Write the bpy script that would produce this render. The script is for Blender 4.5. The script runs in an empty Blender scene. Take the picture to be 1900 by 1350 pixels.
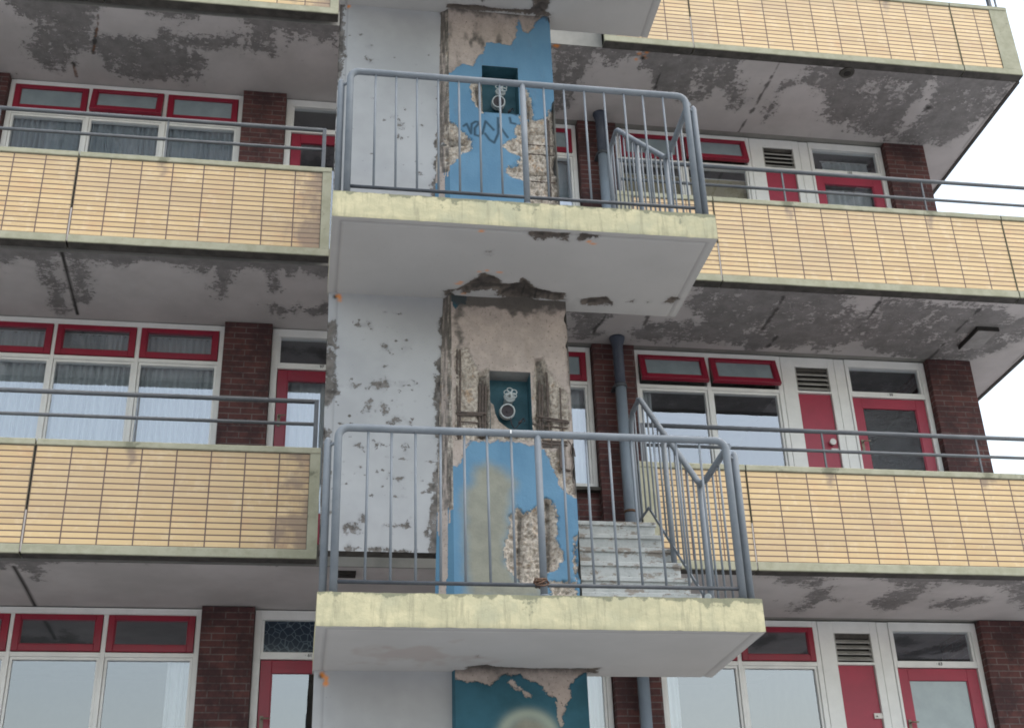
import bpy, math, random
import numpy as np
from mathutils import Vector, Matrix
R = math.radians
scene = bpy.context.scene
# ------------------------------------------------------------------ camera
cam_d = bpy.data.cameras.new("camera"); cam = bpy.data.objects.new("camera", cam_d)
scene.collection.objects.link(cam); scene.camera = cam
CAMY, PITCH, YAW, ROLL = -10.2857, 0.4753, 0.1704, -0.0344
cp, sp, cy, sy = math.cos(PITCH), math.sin(PITCH), math.cos(YAW), math.sin(YAW)
fwd = Vector((sy*cp, cy*cp, sp)); rt = Vector((cy, -sy, 0)); upv = rt.cross(fwd)
rr = math.cos(ROLL)*rt + math.sin(ROLL)*upv; uu = -math.sin(ROLL)*rt + math.cos(ROLL)*upv
M = Matrix((rr, uu, -fwd)).transposed().to_4x4(); M.translation = Vector((0, CAMY, 1.6))
cam.matrix_world = M
cam_d.sensor_fit = 'HORIZONTAL'; cam_d.sensor_width = 36.0; cam_d.lens = 2401.93/1900*36
cam_d.clip_start = 0.1; cam_d.clip_end = 3000
# ------------------------------------------------------------------ sky and sun
SUN_EL, SUN_AZ = R(62), R(120)      # overcast: broad soft light from high on the right
world = bpy.data.worlds.new("World"); scene.world = world; world.use_nodes = True
wn = world.node_tree.nodes; wl = world.node_tree.links; wn.clear()
sky = wn.new('ShaderNodeTexSky'); sky.sky_type = 'NISHITA'; sky.sun_disc = False
sky.sun_elevation = SUN_EL; sky.sun_rotation = SUN_AZ; sky.air_density = 2.0; sky.dust_density = 3.0; sky.ozone_density = 1.0
hs = wn.new('ShaderNodeHueSaturation'); hs.inputs['Saturation'].default_value = 0.6
bg = wn.new('ShaderNodeBackground'); bg.inputs['Strength'].default_value = 0.15
wo = wn.new('ShaderNodeOutputWorld')
wl.new(sky.outputs[0], hs.inputs['Color']); wl.new(hs.outputs[0], bg.inputs['Color']); wl.new(bg.outputs[0], wo.inputs['Surface'])
sd = bpy.data.lights.new("sun", 'SUN'); sd.energy = 0.5; sd.angle = R(60); sd.color = (1.0, 0.985, 0.96)
sun = bpy.data.objects.new("sun", sd); scene.collection.objects.link(sun)
sun.rotation_euler = (R(90)-SUN_EL, 0, R(180)-SUN_AZ); sun.location = (-6, -30, 30)
scene.view_settings.view_transform = 'Standard'; scene.view_settings.look = 'None'
scene.view_settings.exposure = 1.2; scene.view_settings.gamma = 1.0
scene.cycles.filter_width = 1.8
# ------------------------------------------------------------------ measured outlines of the stains, chips and bare patches (metres)
PEEL={1:[[(-3.06,-0.34),(-2.35,-0.43),(-2.51,0.76),(-2.76,1.03),(-2.91,1.15),(-3.06,0.91),(-2.96,0.56),(-3.09,0.26)],[(-2.43,0.66),(-2.1,0.56),(-1.56,0.6),(-1.32,0.78),(-1.36,1.1),(-2.05,1.23),(-2.32,1.08)],[(-1.69,0.43),(-1.55,0.53),(-1.21,0.46),(-0.93,0.35),(-0.95,0.52),(-1.32,0.59),(-1.61,0.56)],[(-0.83,0.08),(-0.5,-0.02),(-0.57,0.61),(-0.84,0.57)],[(-0.46,-0.05),(0.06,-0.07),(0.07,0.3),(-0.23,0.3),(-0.44,0.34)],[(-1.91,-0.26),(-1.5,-0.24),(-1.42,0.14),(-1.73,0.03)],[(2.35,0.09),(2.65,0.18),(2.77,0.08),(2.79,0.3),(2.74,0.66),(2.75,1.13),(2.56,1.2)],[(2.9,0.15),(3.16,0.1),(3.19,0.25),(2.96,0.26)],[(3.4,0.18),(3.76,0.06),(4.04,0.14),(4.29,0.16),(4.45,0.31),(4.46,0.56),(4.72,0.77),(4.64,0.9),(4.27,0.59),(4.17,0.83),(3.96,0.86),(3.87,0.75),(3.65,0.66),(3.44,0.34)],[(5.24,0.22),(5.64,0.2),(5.8,0.06),(6.03,0.01),(6.28,0.04),(6.58,0.03),(6.65,0.42),(6.57,0.7),(6.62,1.04),(6.6,1.24),(6.28,1.27),(6.06,1.14),(6.06,0.98),(5.79,0.92),(5.54,0.55),(5.31,0.41),(5.14,0.43),(5.03,0.61),(5.01,1.07),(4.97,0.56),(5.05,0.38)],[(6.72,0.07),(7.23,-0.02),(7.49,0.09),(7.63,0.43),(7.58,0.74),(7.44,0.88),(7.38,1.08),(7.32,1.32),(7.08,1.31),(6.78,1.25),(6.82,0.89),(6.8,0.41)]],0:[[(-3.09,-0.11),(-2.79,-0.08),(0.1,-0.12),(0.09,0.28),(-0.04,0.28),(-0.15,0.2),(-0.28,0.32),(-0.39,0.26),(-0.49,0.21),(-0.65,0.11),(-0.82,0.22),(-0.94,0.19),(-1.06,0.3),(-1.29,0.24),(-1.38,0.17),(-1.49,0.09),(-1.65,0.17),(-1.82,0.23),(-2.01,0.25),(-2.16,0.22),(-2.3,0.08),(-2.44,0.19),(-2.69,0.24),(-2.86,0.29),(-3.2,0.39)],[(-0.92,0.06),(-0.86,0.05),(-0.87,0.45),(-0.86,0.63),(-0.91,0.74),(-0.94,0.64),(-0.92,0.42)],[(-0.42,0.04),(-0.38,0.03),(-0.39,0.5),(-0.42,0.5)],[(-2.42,0.28),(-2.34,0.27),(-2.38,0.57),(-2.39,1.02),(-2.49,1.17),(-2.53,1.0),(-2.48,0.58)],[(-2.22,0.07),(-2.13,0.12),(-2.14,0.44),(-2.16,0.96),(-2.23,0.93),(-2.23,0.62),(-2.25,0.36)],[(-0.42,0.91),(-0.32,0.92),(-0.33,1.0),(-0.42,0.98)],[(-0.26,0.91),(-0.14,0.93),(-0.21,1.0)],[(-0.03,0.92),(0.11,0.85),(0.11,0.98),(-0.01,1.0)],[(2.5,0.62),(2.88,0.55),(2.96,0.68),(2.89,0.82),(2.87,1.14),(2.68,1.16),(2.56,0.92)],[(3.26,1.11),(3.35,0.92),(3.68,0.81),(3.88,0.83),(3.87,0.58),(3.66,0.34),(3.72,0.07),(4.07,0.1),(4.4,0.07),(4.78,0.12),(5.16,1.14),(4.8,1.22),(4.59,1.31),(4.32,1.15),(3.87,1.19),(3.4,1.2)],[(4.23,0.15),(4.51,0.16),(4.86,0.12),(5.16,0.22),(5.38,0.44),(5.67,0.5),(5.65,0.25),(5.91,0.22),(6.54,0.2),(7.35,0.42),(7.37,0.69),(7.31,1.02),(7.09,1.29),(6.65,1.33),(6.26,1.32),(5.84,1.12),(5.59,0.96),(5.46,1.2),(5.28,1.22),(4.91,0.84),(4.61,0.87),(4.62,1.33)]],-1:[[(-2.7,-0.16),(-2.37,-0.08),(0.1,-0.27),(0.1,-0.13),(-0.26,0.02),(-0.37,-0.07),(-0.55,-0.02),(-1.05,-0.11),(-1.33,-0.1),(-1.67,0.05),(-1.87,-0.0),(-2.15,0.14),(-2.2,0.57),(-2.22,0.36),(-2.31,0.14),(-2.44,0.29),(-2.8,0.34)],[(4.07,-0.01),(4.55,0.22),(4.54,0.37),(4.18,0.29)],[(4.62,1.09),(4.55,0.48),(4.66,0.42),(4.95,0.84),(4.75,0.8),(4.69,1.08)],[(5.02,0.08),(5.25,0.05),(5.54,0.0),(5.62,0.47),(5.57,1.01),(5.19,0.91),(5.28,0.65),(5.38,0.38),(5.16,0.23)],[(5.9,0.96),(5.84,0.74),(6.04,0.61),(6.35,0.71),(6.16,1.02)],[(5.54,0.0),(6.68,0.14),(7.23,1.13),(6.86,0.97),(6.56,0.58),(6.22,0.27),(5.83,0.19)]]}
CRACK={1:[[(4.85,0.05),(4.83,0.79),(4.78,1.39)],[(3.6,0.42),(3.61,0.7)],[(-2.29,-0.14),(-2.33,0.33),(-2.44,0.83)],[(-2.67,1.01),(-2.66,1.23)]],0:[[(-2.29,-0.06),(-2.31,1.25)],[(3.3,0.73),(3.31,0.96)],[(6.65,0.15),(6.62,0.67),(6.61,1.36)],[(4.55,0.2),(4.56,0.49),(4.56,0.88)],[(5.54,0.09),(5.57,0.47),(5.55,0.74)],[(4.76,0.99),(4.74,1.27)],[(2.85,0.62),(2.87,0.82),(2.82,1.04),(2.84,1.3)]],-1:[[(-2.33,0.25),(-2.33,0.8),(-2.34,1.39)]]}
COLBLUE_C=[[(0.861,4.173),(0.863,5.24),(1.031,5.246),(1.102,5.299),(1.123,5.407),(1.16,5.451),(1.239,5.441),(1.29,5.426),(1.347,5.449),(1.479,5.441),(1.639,5.421),(1.706,5.385),(1.738,5.305),(1.774,5.204),(1.806,5.116),(1.858,5.046),(1.916,5.019),(2.121,5.025),(2.067,4.192)],[(1.099,6.026),(1.189,6.015),(1.161,5.938),(1.174,5.919),(1.15,5.848),(1.128,5.837),(1.125,5.947)],[(0.986,6.675),(1.135,6.652),(1.129,6.587),(1.041,6.545)]]
COLSPALL_C=[[(1.418,4.858),(1.461,4.889),(1.481,4.938),(1.525,4.89),(1.553,4.891),(1.621,4.961),(1.689,5.027),(1.744,4.995),(1.763,4.897),(1.772,4.781),(1.758,4.684),(1.791,4.599),(1.806,4.543),(1.738,4.467),(1.683,4.456),(1.663,4.409),(1.625,4.371),(1.516,4.369),(1.446,4.423),(1.384,4.487),(1.375,4.628),(1.399,4.676),(1.439,4.801)],[(1.699,4.391),(1.89,4.386),(1.884,4.275),(1.693,4.271)],[(1.046,6.207),(1.138,6.211),(1.225,6.012),(1.299,6.036),(1.304,5.875),(1.294,5.815),(1.347,5.777),(1.335,5.659),(1.432,5.585),(1.601,5.553),(1.843,5.513),(1.841,5.475),(1.038,5.444)],[(1.66,6.135),(1.726,6.159),(1.758,6.037),(1.784,5.998),(1.896,5.852),(1.895,5.477),(1.616,5.466),(1.641,5.89)],[(1.705,5.385),(1.819,5.379),(1.849,5.197),(1.905,5.179),(1.915,5.019),(1.86,5.047),(1.807,5.115),(1.773,5.205),(1.74,5.304)],[(1.89,4.726),(1.919,4.736),(1.894,4.284),(1.875,4.284),(1.894,4.451),(1.88,4.545)]]
COLDEEP_C=[[(1.484,4.899),(1.53,4.881),(1.513,4.678),(1.498,4.378),(1.462,4.377)],[(1.689,5.013),(1.735,4.984),(1.726,4.589),(1.711,4.466),(1.674,4.456)],[(1.225,6.002),(1.298,6.015),(1.295,5.874),(1.282,5.482),(1.215,5.479)],[(1.66,6.145),(1.717,6.158),(1.744,6.037),(1.765,5.796),(1.761,5.501),(1.644,5.496),(1.664,5.891)],[(1.68,5.466),(1.862,5.463),(1.86,5.421),(1.687,5.41)],[(1.802,5.409),(1.859,5.411),(1.849,5.207),(1.802,5.216)]]
COLISLE_C=[[(1.56,4.833),(1.602,4.825),(1.59,4.747)],[(1.775,4.752),(1.8,4.685),(1.793,4.638),(1.766,4.665)]]
COLOLIVE_C=[[(1.209,5.216),(1.275,5.248),(1.349,5.22),(1.422,5.163),(1.458,5.114),(1.427,5.005),(1.395,4.867),(1.411,4.781),(1.371,4.675),(1.377,4.534),(1.445,4.396),(1.625,4.362),(1.621,4.27),(1.137,4.262),(1.115,4.575),(1.113,5.034),(1.179,5.105)]]
COLDARK_C=[[(1.033,6.689),(1.94,6.7),(1.915,6.59),(1.706,6.589),(1.572,6.538),(1.422,6.53),(1.31,6.555),(1.143,6.546),(1.095,6.448),(1.138,6.232),(1.056,6.207),(1.04,6.476)]]
COLCONC_B=[[(1.012,9.624),(1.983,9.658),(1.922,9.587),(1.863,9.562),(1.788,9.471),(1.727,9.364),(1.678,9.377),(1.661,9.512),(1.631,9.472),(1.612,9.307),(1.566,9.203),(1.483,9.221),(1.342,9.207),(1.319,9.098),(1.27,9.057),(1.233,8.94),(1.144,8.957),(1.033,8.859),(1.006,8.856)]]
COLSPALL_B=[[(1.716,8.414),(1.781,8.408),(1.838,8.448),(1.878,8.52),(1.92,8.615),(1.976,8.621),(1.922,7.515),(1.655,7.495),(1.65,7.61),(1.629,7.779),(1.55,7.816),(1.489,7.854),(1.49,7.908),(1.554,7.929),(1.617,7.951),(1.591,7.959),(1.611,8.016),(1.539,8.053),(1.469,8.113),(1.516,8.173),(1.599,8.213),(1.557,8.31),(1.613,8.36),(1.616,8.45),(1.67,8.41)],[(1.215,8.803),(1.312,8.836),(1.305,8.456),(1.26,8.497),(1.215,8.573),(1.204,8.721)],[(1.677,8.731),(1.716,8.666),(1.738,8.507),(1.725,8.415),(1.675,8.416)],[(0.989,8.364),(1.029,8.334),(1.121,8.26),(1.213,8.153),(1.198,8.038),(1.118,8.016),(1.051,7.914),(0.985,7.845)]]
COLDEEP_B=[[(1.236,8.724),(1.308,8.824),(1.305,8.479),(1.269,8.509)],[(1.684,8.674),(1.718,8.574),(1.717,8.425),(1.68,8.422)],[(1.688,8.412),(1.707,8.413),(1.696,8.122),(1.678,8.12)],[(0.988,8.232),(1.067,8.19),(1.186,8.151),(1.173,8.117),(1.066,8.108),(0.987,8.069)],[(1.669,7.89),(1.895,7.897),(1.894,7.87),(1.668,7.857)],[(1.694,8.305),(1.869,8.309),(1.868,8.292),(1.693,8.282)],[(1.865,8.427),(1.888,8.429),(1.851,7.626),(1.833,7.624)]]
COLINK_B=[[(1.139,8.295),(1.166,8.32),(1.201,8.223),(1.207,8.323),(1.239,8.349),(1.275,8.346),(1.233,8.281),(1.232,8.214),(1.272,8.201),(1.286,8.23)],[(1.296,8.231),(1.325,8.362),(1.392,8.278)],[(1.431,8.405),(1.429,8.243),(1.393,8.145),(1.353,8.175),(1.318,8.233)],[(1.432,8.343),(1.473,8.269),(1.508,8.211)],[(1.532,8.414),(1.54,8.364),(1.576,8.356)],[(1.534,8.471),(1.558,8.513),(1.552,8.467),(1.589,8.453)]]
COLCONC_D=[[(0.993,3.804),(2.053,3.801),(2.014,3.776),(1.899,3.75),(1.84,3.713),(1.792,3.645),(1.808,3.59),(1.754,3.505),(1.733,3.457),(1.75,3.421),(1.717,3.38),(1.696,3.451),(1.696,3.571),(1.641,3.589),(1.618,3.65),(1.582,3.68),(1.484,3.698),(1.46,3.734),(1.361,3.74),(1.311,3.703),(1.255,3.654),(1.188,3.678),(1.078,3.683),(1.029,3.701),(0.992,3.694)],[(1.372,3.691),(1.415,3.685),(1.47,3.643),(1.518,3.613),(1.523,3.595),(1.493,3.601),(1.42,3.643)]]
RING_D=[(1.504,3.396),(1.704,3.396),(1.359,3.396)]
WALL_C=[[(0.964,6.731),(1.061,6.736),(1.038,4.543),(0.829,4.539),(0.86,4.738),(0.83,4.798),(0.88,5.024),(0.857,5.106),(0.9,5.233),(0.916,5.404),(0.893,5.532),(0.91,5.708),(0.882,5.796),(0.919,5.977),(0.903,6.113),(0.945,6.254),(0.933,6.441),(0.98,6.587)],[(0.07,6.393),(0.145,6.444),(0.164,6.213),(0.156,5.986),(0.185,5.809),(0.148,5.742),(0.118,5.697),(0.079,5.695)],[(0.069,5.543),(0.132,5.503),(0.139,5.083),(0.115,4.68),(0.091,4.33),(0.073,4.33)],[(0.308,6.402),(0.414,6.401),(0.415,6.382),(0.313,6.385)],[(0.487,6.231),(0.538,6.241),(0.544,6.205),(0.57,6.199),(0.557,6.177),(0.494,6.21)],[(0.639,6.217),(0.684,6.217),(0.677,6.193)],[(0.276,5.886),(0.399,5.888),(0.417,5.923),(0.536,5.929),(0.561,5.902),(0.698,5.908),(0.705,5.888),(0.536,5.876),(0.438,5.841),(0.388,5.852),(0.394,5.878)],[(0.729,5.938),(0.773,5.926),(0.767,5.891),(0.736,5.896)],[(0.39,5.77),(0.426,5.785),(0.422,5.662),(0.379,5.674)],[(0.446,5.704),(0.502,5.693),(0.49,5.665),(0.453,5.67)],[(0.507,5.747),(0.538,5.721),(0.533,5.639),(0.508,5.666)],[(0.575,5.764),(0.662,5.74),(0.65,5.726),(0.588,5.744)],[(0.589,5.628),(0.725,5.606),(0.725,5.579),(0.577,5.587)],[(0.304,5.41),(0.392,5.395),(0.382,5.377),(0.31,5.394)],[(0.446,5.427),(0.479,5.422),(0.469,5.374),(0.447,5.385)],[(0.502,5.405),(0.562,5.407),(0.513,5.381)],[(0.656,5.405),(0.7,5.412),(0.689,5.346),(0.656,5.369)],[(0.45,5.219),(0.483,5.208),(0.472,5.19)],[(0.364,5.204),(0.396,5.199),(0.391,5.187)],[(0.57,5.176),(0.658,5.161),(0.652,5.145),(0.582,5.158)],[(0.377,4.858),(0.414,4.865),(0.404,4.825),(0.377,4.835)],[(0.246,4.775),(0.309,4.788),(0.374,4.767),(0.363,4.75),(0.257,4.759)],[(0.533,4.788),(0.607,4.807),(0.618,4.791),(0.543,4.777)],[(0.65,4.803),(0.725,4.822),(0.72,4.799),(0.661,4.78)],[(0.849,5.126),(0.899,5.116),(0.909,5.058),(0.865,5.045),(0.849,5.079)],[(0.811,4.756),(0.865,4.769),(0.843,4.7),(0.811,4.722)],[(0.23,4.624),(0.313,4.643),(0.345,4.627),(0.875,4.606),(0.875,4.595),(0.325,4.604)]]
WALL_B=[[(0.936,9.834),(1.08,9.851),(1.038,7.438),(0.873,7.426),(0.874,7.741),(0.909,7.824),(0.887,7.929),(0.928,8.069),(0.897,8.176),(0.943,8.346),(0.935,8.744),(0.992,8.925),(0.961,9.219),(0.999,9.345),(0.935,9.645)],[(-0.019,9.724),(0.121,9.74),(0.126,9.251),(0.144,9.104),(0.13,8.782),(0.096,8.721),(0.082,7.369),(0.019,7.364)],[(0.555,8.381),(0.615,8.369),(0.629,8.296),(0.602,8.278),(0.582,8.325)],[(0.602,8.294),(0.649,8.282),(0.629,8.255)],[(0.584,8.186),(0.669,8.182),(0.663,8.172),(0.59,8.175)],[(0.338,8.979),(0.379,8.975),(0.365,8.956)],[(0.349,9.12),(0.362,9.122),(0.36,9.104)]]
LSOF_0=[[(1.066,-1.792),(1.171,-1.978),(1.226,-2.044),(1.335,-1.995),(1.388,-1.901),(1.511,-1.939),(1.527,-2.002),(1.651,-1.878),(1.889,-1.8),(1.925,-1.687),(1.774,-1.705),(1.695,-1.702),(1.649,-1.658),(1.41,-1.66),(1.362,-1.72),(1.366,-1.785),(1.259,-1.799),(1.113,-1.72)],[(1.475,-2.615),(1.518,-2.652),(1.641,-2.644),(1.763,-2.646),(1.77,-2.546),(1.667,-2.569),(1.536,-2.544)],[(1.832,-2.576),(1.855,-2.656),(1.924,-2.641),(1.998,-2.638),(1.972,-2.591),(1.855,-2.556)],[(2.021,-1.736),(2.223,-1.796),(2.309,-1.713),(2.307,-1.659),(2.056,-1.634)],[(2.699,-1.752),(2.735,-1.848),(2.811,-1.817),(2.779,-1.734)],[(2.557,-1.751),(2.583,-1.754),(2.58,-1.714)],[(2.401,-1.722),(2.458,-1.767),(2.457,-1.714)],[(1.197,-2.349),(1.241,-2.342),(1.242,-2.296),(1.216,-2.298)],[(0.954,-1.755),(1.029,-1.776),(1.045,-1.636),(0.993,-1.631)]]
LSOF_1=[[(1.288,-1.831),(1.327,-1.836),(1.326,-1.807),(1.306,-1.805)],[(1.738,-1.921),(1.9,-1.941),(1.905,-1.8),(1.887,-1.762),(1.928,-1.731),(1.925,-1.694),(1.815,-1.681),(1.735,-1.758),(1.753,-1.803)],[(0.999,-1.753),(1.149,-1.75),(1.272,-1.765),(1.347,-1.76),(1.418,-1.755),(1.737,-1.751),(1.759,-1.71),(1.158,-1.673),(1.006,-1.69)]]
LSOF_m1=[[(1.068,-1.769),(1.22,-1.845),(1.302,-1.776),(1.991,-1.742),(2.023,-1.594),(1.086,-1.625)],[(1.109,-2.071),(1.131,-2.072),(1.133,-2.008)],[(2.13,-1.83),(2.169,-1.831),(2.175,-1.785)],[(1.948,-1.766),(1.995,-1.779),(2.009,-1.691),(1.965,-1.69)]]
ORANGE={'LS0':[(1.133,-2.605),(1.202,-2.058),(1.252,-2.079),(1.336,-2.064),(1.071,-1.894),(1.054,-1.868),(1.924,-2.555),(1.961,-2.53),(1.113,-1.72)],'WC':[(0.16,6.639),(0.172,6.621),(0.169,6.601)],'WD':[(0.149,3.733),(0.171,3.712),(0.168,3.684),(0.141,3.744)],'WB':[(0.159,9.552)],'SA':[(3.29,0.15),(3.36,0.2),(3.28,0.24),(3.37,0.11),(2.38,0.13)]}
REBAR={'lv':[(1.233,5.922),(1.224,5.48),(1.253,5.943),(1.245,5.481),(1.276,5.914),(1.264,5.481)],'rv':[(1.685,5.963),(1.675,5.488),(1.707,5.934),(1.693,5.488),(1.744,6.037),(1.743,5.49)],'lh':[(1.054,5.671),(1.273,5.668),(1.057,5.652),(1.245,5.655)],'rh':[(1.65,5.662),(1.885,5.63),(1.686,5.634),(1.894,5.618)],'low':[(1.684,5.466),(1.871,5.458),(1.683,5.44),(1.87,5.432),(1.757,5.479),(1.749,5.412),(1.882,5.474),(1.889,5.34),(1.803,5.226),(1.888,5.213)],'b':[(1.869,8.428),(1.849,7.625),(1.856,8.449),(1.859,8.091)]}
# ------------------------------------------------------------------ materials
def mat(name):
    m = bpy.data.materials.new(name); m.use_nodes = True
    nt = m.node_tree; b = nt.nodes['Principled BSDF']; return m, nt, b
def N(nt, t, **kw):
    n = nt.nodes.new('ShaderNode'+t)
    for k, v in kw.items():
        if k in n.inputs: n.inputs[k].default_value = v
        else: setattr(n, k, v)
    return n
def geo(nt, scale=1.0):
    g = N(nt, 'NewGeometry'); return g.outputs['Position']
def noise(nt, sc, det=4, rough=.6, vec=None, stretch=None):
    n = N(nt, 'TexNoise', Scale=sc, Detail=det, Roughness=rough)
    v = vec or geo(nt)
    if stretch:
        mp = N(nt, 'Mapping'); mp.inputs['Scale'].default_value = stretch
        nt.links.new(v, mp.inputs['Vector']); v = mp.outputs[0]
    nt.links.new(v, n.inputs['Vector']); return n.outputs['Fac']
def math_(nt, op, a, b=None, c=None, clamp=False):
    n = N(nt, 'Math', operation=op, use_clamp=clamp)
    for i, x in enumerate((a, b, c)):
        if x is None: continue
        if isinstance(x, (int, float)): n.inputs[i].default_value = x
        else: nt.links.new(x, n.inputs[i])
    return n.outputs[0]
def ramp(nt, fac, lo, hi, a=0., b=1.):
    n = N(nt, 'MapRange', interpolation_type='SMOOTHSTEP'); nt.links.new(fac, n.inputs['Value'])
    for k, v in zip(('From Min', 'From Max', 'To Min', 'To Max'), (lo, hi, a, b)): n.inputs[k].default_value = v
    return n.outputs[0]
def mix(nt, fac, a, b):
    n = N(nt, 'Mix', data_type='RGBA')
    if isinstance(fac, (int, float)): n.inputs[0].default_value = fac
    else: nt.links.new(fac, n.inputs[0])
    for i, x in ((6, a), (7, b)):
        if isinstance(x, (tuple, list)): n.inputs[i].default_value = (*x, 1)
        else: nt.links.new(x, n.inputs[i])
    return n.outputs[2]
def attr(nt, name): return N(nt, 'Attribute', attribute_name=name).outputs['Fac']
def bump(nt, b, h, dist=.004, strength=.6):
    n = N(nt, 'Bump', Strength=strength, Distance=dist); nt.links.new(h, n.inputs['Height']); nt.links.new(n.outputs[0], b.inputs['Normal'])
def fin(nt, b, col, rough=.8, spec=.3, metal=0.):
    if isinstance(col, (tuple, list)): b.inputs['Base Color'].default_value = (*col, 1)
    else: nt.links.new(col, b.inputs['Base Color'])
    if isinstance(rough, (int, float)): b.inputs['Roughness'].default_value = rough
    else: nt.links.new(rough, b.inputs['Roughness'])
    b.inputs['Specular IOR Level'].default_value = spec; b.inputs['Metallic'].default_value = metal
def mottled(name, c1, c2, sc=6, lo=.35, hi=.65, rough=.75, spec=.3, bmp=.002, bsc=60, grime=None):
    m, nt, b = mat(name)
    f = ramp(nt, noise(nt, sc, 5, .65), lo, hi); col = mix(nt, f, c1, c2)
    if grime: col = mix(nt, ramp(nt, noise(nt, sc*5, 6, .7), grime[1], grime[1]+.08), col, grime[0])
    fin(nt, b, col, rough, spec)
    if bmp: bump(nt, b, noise(nt, bsc, 3), bmp, .5)
    return m
MT = {}
def soffit_mat(name, base, base2, peel, peel2, amp=1.0):
    m, nt, b = mat(name)
    fine = math_(nt, 'SUBTRACT', noise(nt, 24, 6, .66), .5); big = math_(nt, 'SUBTRACT', noise(nt, 9, 4, .7, stretch=(1, 1, 1)), .5)
    streak = math_(nt, 'SUBTRACT', noise(nt, 16, 5, .7, stretch=(.6, 1.5, 1)), .5)
    tiny = math_(nt, 'SUBTRACT', noise(nt, 75, 4, .7), .5)
    f = math_(nt, 'ADD', attr(nt, 'peel'), math_(nt, 'MULTIPLY', fine, 7.5*amp)); f = math_(nt, 'ADD', f, math_(nt, 'MULTIPLY', tiny, 4.*amp))
    f = math_(nt, 'ADD', f, math_(nt, 'MULTIPLY', big, 2.6*amp)); f = math_(nt, 'ADD', f, math_(nt, 'MULTIPLY', streak, 4.2*amp))
    p = ramp(nt, f, -.15, .45)
    cb = mix(nt, ramp(nt, noise(nt, 1.7, 4, .6), .3, .7), base, base2)
    cpl = mix(nt, ramp(nt, noise(nt, 7, 5, .7), .3, .7), peel, peel2)
    soft = math_(nt, 'ADD', attr(nt, 'peel'), math_(nt, 'MULTIPLY', big, 7.))
    cb = mix(nt, math_(nt, 'MULTIPLY', ramp(nt, soft, -1.8, 1.2), .38), cb, tuple(x*.55 for x in base))
    cb = mix(nt, math_(nt, 'MULTIPLY', ramp(nt, noise(nt, 55, 3, .7), .69, .73), .5), cb, peel)
    col = mix(nt, p, cb, cpl)
    col = mix(nt, math_(nt, 'MULTIPLY', attr(nt, 'crack'), 1., clamp=True), col, (.035, .032, .03))
    col = mix(nt, attr(nt, 'orange'), col, (.75, .25, .03)); col = mix(nt, attr(nt, 'rust'), col, (.22, .09, .035))
    fin(nt, b, col, .85, .2)
    bump(nt, b, math_(nt, 'SUBTRACT', math_(nt, 'MULTIPLY', noise(nt, 90, 3), .25), p), .003, .8)
    return m
MT['soffit'] = soffit_mat('peeling_soffit_paint', (.53, .495, .485), (.44, .41, .40), (.175, .165, .16), (.25, .235, .23))
MT['lsoffit'] = soffit_mat('landing_soffit_paint', (.425, .415, .405), (.39, .38, .37), (.075, .065, .06), (.15, .125, .105), .5)
MT['wall'] = soffit_mat('white_wall_paint', (.40, .405, .415), (.335, .34, .35), (.12, .11, .102), (.20, .185, .175), 1.1)
def fascia():
    m, nt, b = mat('weathered_cream_fascia')
    a = ramp(nt, noise(nt, 5, 5, .65, stretch=(1, 1, 1.6)), .38, .66); c = mix(nt, a, (.42, .395, .265), (.53, .485, .32))
    c = mix(nt, ramp(nt, noise(nt, 2.3, 4, .6), .5, .68), c, (.38, .37, .26))
    c = mix(nt, math_(nt, 'MULTIPLY', ramp(nt, noise(nt, 7, 6, .75, stretch=(3.2, 1, .35)), .48, .66), .55), c, (.26, .25, .175))
    f = math_(nt, 'ADD', attr(nt, 'dirt'), math_(nt, 'MULTIPLY', math_(nt, 'SUBTRACT', noise(nt, 30, 6, .75), .5), 5.))
    c = mix(nt, math_(nt, 'MULTIPLY', ramp(nt, f, -.1, .5), .7), c, (.13, .14, .10))
    c = mix(nt, math_(nt, 'MULTIPLY', ramp(nt, noise(nt, 70, 4, .7), .68, .74), .5), c, (.16, .15, .10))
    fin(nt, b, c, .85, .2); bump(nt, b, noise(nt, 45, 5, .7), .006, .6); return m
MT['fascia'] = fascia()
def olive(name, c1, c2, dk):
    m, nt, b = mat(name)
    c = mix(nt, ramp(nt, noise(nt, 6, 5, .7), .35, .65), c1, c2)
    f = math_(nt, 'ADD', attr(nt, 'dirt'), math_(nt, 'MULTIPLY', math_(nt, 'SUBTRACT', noise(nt, 26, 6, .75), .5), 2.6))
    c = mix(nt, math_(nt, 'MULTIPLY', ramp(nt, f, .1, .8), .75), c, dk)
    c = mix(nt, math_(nt, 'MULTIPLY', ramp(nt, noise(nt, 60, 5, .75), .63, .7), .45), c, dk)
    fin(nt, b, c, .85, .2); bump(nt, b, noise(nt, 50, 4), .003, .6); return m
MT['olive'] = olive('mossy_concrete_edge', (.30, .295, .215), (.37, .36, .275), (.14, .14, .10))
MT['under'] = mottled('dirty_shaded_underside', (.05, .046, .042), (.085, .078, .07), 9, rough=.9)  # dirt tone sunk darker, so shade below the parapet rim is in the colour
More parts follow.
